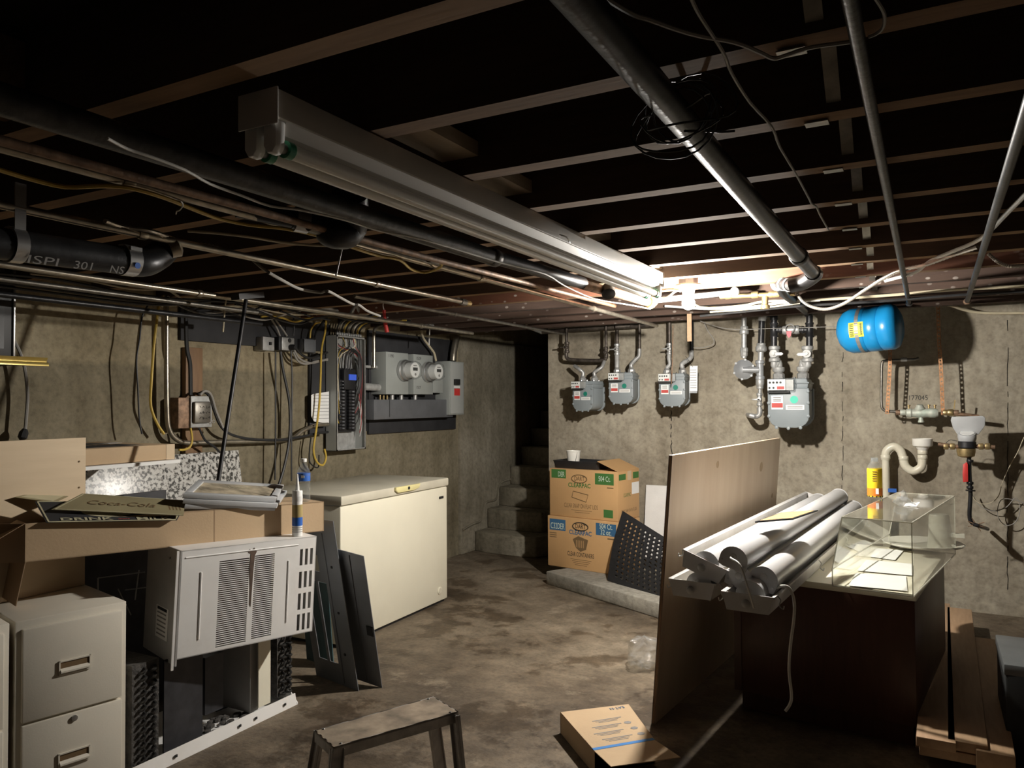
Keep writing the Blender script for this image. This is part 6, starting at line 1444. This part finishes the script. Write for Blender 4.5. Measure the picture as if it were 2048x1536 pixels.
def tray_mesh():
    t = thing('light_tray', 'x', 'light fixture'); R_ = .054
    pr = [(R_*math.cos(math.radians(u)), R_*.95*math.sin(math.radians(u))) for u in range(0, 181, 15)]+[(-R_, -.03), (-R_*.6, -.036), (R_*.6, -.036), (R_, -.03)]
    ob('diffuser', MB().prism(pr[:13]+[(-R_, -.006), (R_, -.006)], (0, .01, 0), EX, EZ, (0, LEN-.09, 0)), 'tray_white', t, local=True, ang=25)
    ob('gear_tray', MB().prism([(-R_, -.005), (-R_*.75, -.034), (R_*.75, -.034), (R_, -.005)], (0, .01, 0), EX, EZ, (0, LEN-.09, 0)), 'pan_grey', t, local=True)
    for y, s in ((0, -1), (LEN-.08, 1)):
        e_ = ob('end_cap', MB().prism([(x*1.05, z*1.05) for x, z in pr], (0, y, 0), EX, EZ, (0, .01, 0)), 'tray_white', t, local=True)
        yy_ = y if s < 0 else y+.01
        ob('knockout', MB().lathe([(.014, 0), (.014, .0015), (.012, .002)], (-.005, yy_, .012), (0, s, 0), 14), 'pan_grey', e_, local=True)
        for x in (-.045, .045): ob('screw', MB().lathe([(.004, 0), (.004, .004)], (x, yy_, -.012), (0, s, 0), 8), 'steel_bright', e_, local=True)
    return t
hd_ = 4.0
def orient(head, roll, pitch=0): return Rz(-head) @ Rx(pitch) @ Ry(roll)
pan = pan_mesh(); tray = tray_mesh(); used = [0, 0]
def put_l(kind, label, loc, head, roll, pitch=0):
    src = pan if kind == 0 else tray
    if used[kind]: o = copy_tree(src)
    else: o = src; used[kind] = 1
    o['label'] = label; o['group'] = 'grey light housings on the cabinet' if kind == 0 else 'white half-round light trays on the cabinet'
    place(o, loc, orient(head, roll, pitch)); return o
def mid(p, q): return (p+q)/2
zc = CT+.002
pD = mid(P(1454, 1219, Z=zc), P(1536, 1230, Z=zc)); pA = mid(P(1344, 1188, Z=zc), P(1424, 1204, Z=zc))
put_l(0, 'grey trough light housing lying rightmost on the cabinet', pD, hd_, 0)
put_l(0, 'grey trough light housing lying lowest beside the plywood', pA, hd_+1, 0)
pB = P(1404, 1142, d=pA.dot(CF)-.0+0) if False else P(1400, 1150, Y=pA.y+.02)
put_l(0, 'tilted grey trough light housing stacked on the lowest one', pB, hd_, 20)
put_l(1, 'white half-round tray inside the lowest housing by the plywood', P(1398, 1170, Y=pA.y+.03), hd_+1, 0)
put_l(1, 'white half-round tray inside the tilted housing', P(1412, 1128, Y=pB.y+.02), hd_, 20)
put_l(1, 'white half-round tray inside the rightmost housing', P(1500, 1189, Y=pD.y+.03), hd_, -4)
put_l(1, 'grey-capped light tray wedged under the topmost tray', P(1478, 1158, Y=pD.y+.14), hd_, 12)
oC = put_l(1, 'topmost white half-round tray with a cable from its end', P(1467, 1120, Y=pD.y+.04), hd_, 16)
put_l(1, 'large white half-round tray rolled over the rightmost housing', P(1527, 1160, Y=pD.y+.10), hd_-.5, 26)
# cables from the trays
cC = oC.matrix_world @ V((-.005, -.004, .012))
run('tray_cable', 'stiff grey cable arching from the topmost tray cap', 'cable', 'cable_white', .004, [cC, cC-V((0, .03, .0)), P(1480, 1130, Y=pD.y-.05), P(1494, 1170, Y=pD.y-.06), P(1508, 1216, Y=pD.y-.03)], 5, 8)
run('hanging_cable', 'white cable hanging down in front of the brown cabinet', 'cable', 'cable_white', .006,
    [P(1548, 1186, Y=pD.y+.15), P(1560, 1173, Y=pD.y+.10), P(1578, 1176, Y=pD.y+.1), P(1588, 1200, Y=pD.y+.12), P(1588, 1235, Y=pD.y+.12), P(1581, 1290, Y=pD.y+.12), P(1578, 1340, Y=pD.y+.12), P(1583, 1390, Y=pD.y+.12), P(1580, 1408, Y=pD.y+.12), P(1571, 1422, Y=pD.y+.12)], 5, 8)
# cork board on the trays
q = [P(1510, 1043, Z=.965), P(1586, 1037, Z=.965), P(1636, 1020, Z=.965), P(1562, 1025, Z=.965)]
t = thing('cork_board', 'small cork board with thin black frame resting on the white trays', 'cork board', sum(q, V())/4)
plate4(q, .006, 'frame', 'black_plastic', t); cc_ = sum(q, V())/4; plate4([p*.86+cc_*.14+V((0, 0, .0012)) for p in q], .002, 'cork', 'cork', t)
# ---- acrylic display case
n0, n1 = P(1665, 1172, Z=CT), P(1826, 1194, Z=CT); f1 = P(1864, 1104, Z=CT); ca = (n1-n0); Wd = ca.length; ca.normalize(); cb = V((-ca.y, ca.x, 0)); Dd = (f1-n1).length; h1 = .31
t = thing('display_case', 'clear acrylic display case with sloping front on the white worktop', 'display case', n0+ca*Wd/2+cb*Dd/2+V((0, 0, .001)))
n0 = n0+V((0, 0, .001))
prof = [(0, 0), (0, .075), (.14*Wd, h1), (Wd, h1), (Wd, 0)]
for y0 in (0, Dd-.005): ob('end_panel', MB().prism(prof, n0+cb*y0, ca, EZ, cb*.005), 'acrylic', t)
def pane(name, a, b):
    p, r = n0+ca*a[0]+EZ*a[1]+cb*.005, n0+ca*b[0]+EZ*b[1]+cb*.005; d = (r-p); n_ = d.cross(cb).normalized()*.004; ob(name, MB().fbox(p, d, cb*(Dd-.01), n_), 'acrylic', t)
pane('lower_pane', prof[0], prof[1]); pane('sloping_pane', prof[1], prof[2]); pane('top_pane', prof[2], prof[3]); pane('rear_pane', prof[3], prof[4])
def edge(p, r): ob('polished_edge', MB().bar(n0+ca*p[0]+EZ*p[1]+cb*p[2], n0+ca*r[0]+EZ*r[1]+cb*r[2], .005, .005), 'acrylic_edge', t)
for y0 in (0, Dd):
    for i in range(4): edge((*prof[i], y0), (*prof[i+1], y0))
    edge((*prof[4], y0), (*prof[0], y0))
for i in (1, 2, 3, 4): edge((*prof[i], 0), (*prof[i], Dd))
# papers inside
for k, (px, lb) in enumerate(((((1697, 1171), (1815, 1182), (1812, 1152), (1712, 1146)), 'nearest white paper lying in the display case'), (((1714, 1141), (1825, 1151), (1826, 1128), (1733, 1119)), 'middle white paper lying in the display case'), (((1740, 1113), (1790, 1120), (1808, 1100), (1752, 1097)), 'farthest white paper lying in the display case'))):
    c = [P(x, y, Z=CT+.006) for x, y in px]; o = plate4(c, .001, 'paper_sheet', 'paper', None); tag(o, lb, 'paper', 'papers in the display case')
# juice bottle on the case
p = P(1750, 995, Z=CT+h1+.006)
t = thing('juice_bottle', 'plastic juice bottle with yellow fruit label on the display case', 'bottle', p)
s = 1.0; ob('label', MB().lathe([(.036, .006), (.037, .012), (.037, .15), (.036, .154)], p, n=24), 'bottle_yellow', t)
ob('fruit_print', MB().lathe([(.0372, .012), (.0374, .014), (.0374, .05), (.0372, .052)], p, n=24), 'orange_print', t)
for i in range(24):
    if i % 2: u = 2*math.pi*i/24; ob('check_mark', MB().bar(p+V((.0376*math.cos(u), .0376*math.sin(u), .004)), p+V((.0376*math.cos(u), .0376*math.sin(u), .012)), .006, .002, (math.cos(u), math.sin(u), 0)), 'ink_black', t)
vd = (CAMP-p); vd.z = 0; vd.normalize(); sd = V((-vd.y, vd.x, 0))
for i in range(5): ob('print_line', MB().fbox(p+vd*.0372+sd*-.012+V((0, 0, .09+.012*i)), sd*.024, vd*.0012, V((0, 0, .003))), 'ink_brown', t)
ob('barcode', MB().fbox(p+vd*.0366+sd*.004+V((0, 0, .022)), sd*.014, vd*.0014, V((0, 0, .03))), 'paper', t)
ob('shoulder', MB().lathe([(.036, .154), (.033, .168), (.02, .187), (.0185, .192), (.0185, .21), (.0165, .21), (.0165, .19)], p, n=24), 'pet', t)
ob('base', MB().lathe([(.032, 0), (.036, .006)], p, n=24), 'pet', t)
# crumpled wrapper
p = P(1812, 1012, Z=CT+h1+.004)
t = thing('clear_wrapper', 'crumpled clear wrapper with white paper on the display case', 'wrapper', p)
ob('film', crumple(MB(), p+V((-.02, .0, .022)), .05, .045, .022, 9, 12), 'clear_plastic', t, ang=5); ob('film_peak', crumple(MB(), p+V((-.012, .02, .045)), .02, .018, .03, 4, 8), 'clear_plastic', t, ang=5)
plate4([p+V((-.01, -.04, .002)), p+V((.045, -.03, .004)), p+V((.06, .04, .018)), p+V((.0, .02, .012))], .001, 'paper_insert', 'paper', t)
# ---- enamel dish lying behind the case
c = P(1846, 1095, Z=CT+.01); c.z = CT+.004
t = thing('enamel_dish', 'pale enamel lamp dish with a conical neck behind the display case', 'lamp shade', c)
cx = V((c.x, c.y+.02, CT+.0))
ob('dish', MB().lathe([(.05, .0), (.20, .028), (.206, .034), (.2, .038), (.06, .018)], cx, n=40), 'enamel_dish', t)
ob('neck', MB().lathe([(.075, .016), (.07, .02), (.062, .06), (.05, .19), (.045, .2), (.03, .2)], cx+V((.09, -.02, 0)), V((-.05, 0, 1)), n=24), 'enamel_dish', t)
ob('bracket', MB().box(cx+V((.15, -.04, .08)), cx+V((.20, .0, .1))), 'enamel_dish', t)
# ---- lumber along the floor
def board(label, px, py, z1, yb, dx_=0, w_=.14, h_=.04, nick=False):
    a = P(px, py, Z=z1); L_ = yb-a.y; d_ = V((dx_, L_, 0)); n_ = V((d_.y, -d_.x, 0)).normalized()
    t = ob('lumber_board', MB().fbox(a-V((0, 0, h_)), n_*w_, d_, V((0, 0, h_))), 'lumber', bevel=.004, label=label, cat='lumber', group='lumber on the floor'); return t
board('lower lamplit lumber board nearest the brown cabinet', 1838, 1490, .10, 5.3, .0)
board('lower lumber board second from the cabinet, its end cut off below', 1893, 1500, .10, 5.3, .02)
board('upper lumber board beside the cabinet with a stapled tag', 1832, 1472, .145, 5.9, .03)
board('upper lumber board second from the cabinet', 1894, 1478, .145, 5.8, .04)
board('dark lumber board farthest from the cabinet', 1952, 1500, .13, 5.2, .04, .13, .13)
for px in (1862, 1925): 
    a = P(px, 1505, Z=.03); ob('wood_spacer', MB().box((a.x-.06, a.y+.1, 0), (a.x+.07, a.y+.35, .058)), 'lumber', label='wood block under the %s stack of lumber' % ('left' if px < 1900 else 'right'), cat='wood block')
q = P(1857, 1480, Z=.13); ob('end_tag', MB().box((q.x-.02, q.y-.004, .115), (q.x+.02, q.y-.001, .135)), 'paper', label='small stapled paper tag on the end of the upper lumber', cat='tag')
a = P(2010, 1330, Z=.4)
t = thing('dark_crate', 'black box in deep shadow at the right edge beyond the lumber', 'box', V((a.x+.25, a.y+.2, 0)))
ob('box', MB().box((a.x, a.y, 0), (a.x+.5, a.y+.45, .40)), 'black_paint', t, bevel=.01); ob('lid', MB().box((a.x-.005, a.y-.005, .36), (a.x+.505, a.y+.455, .405)), 'gutter_grey', t, bevel=.006)
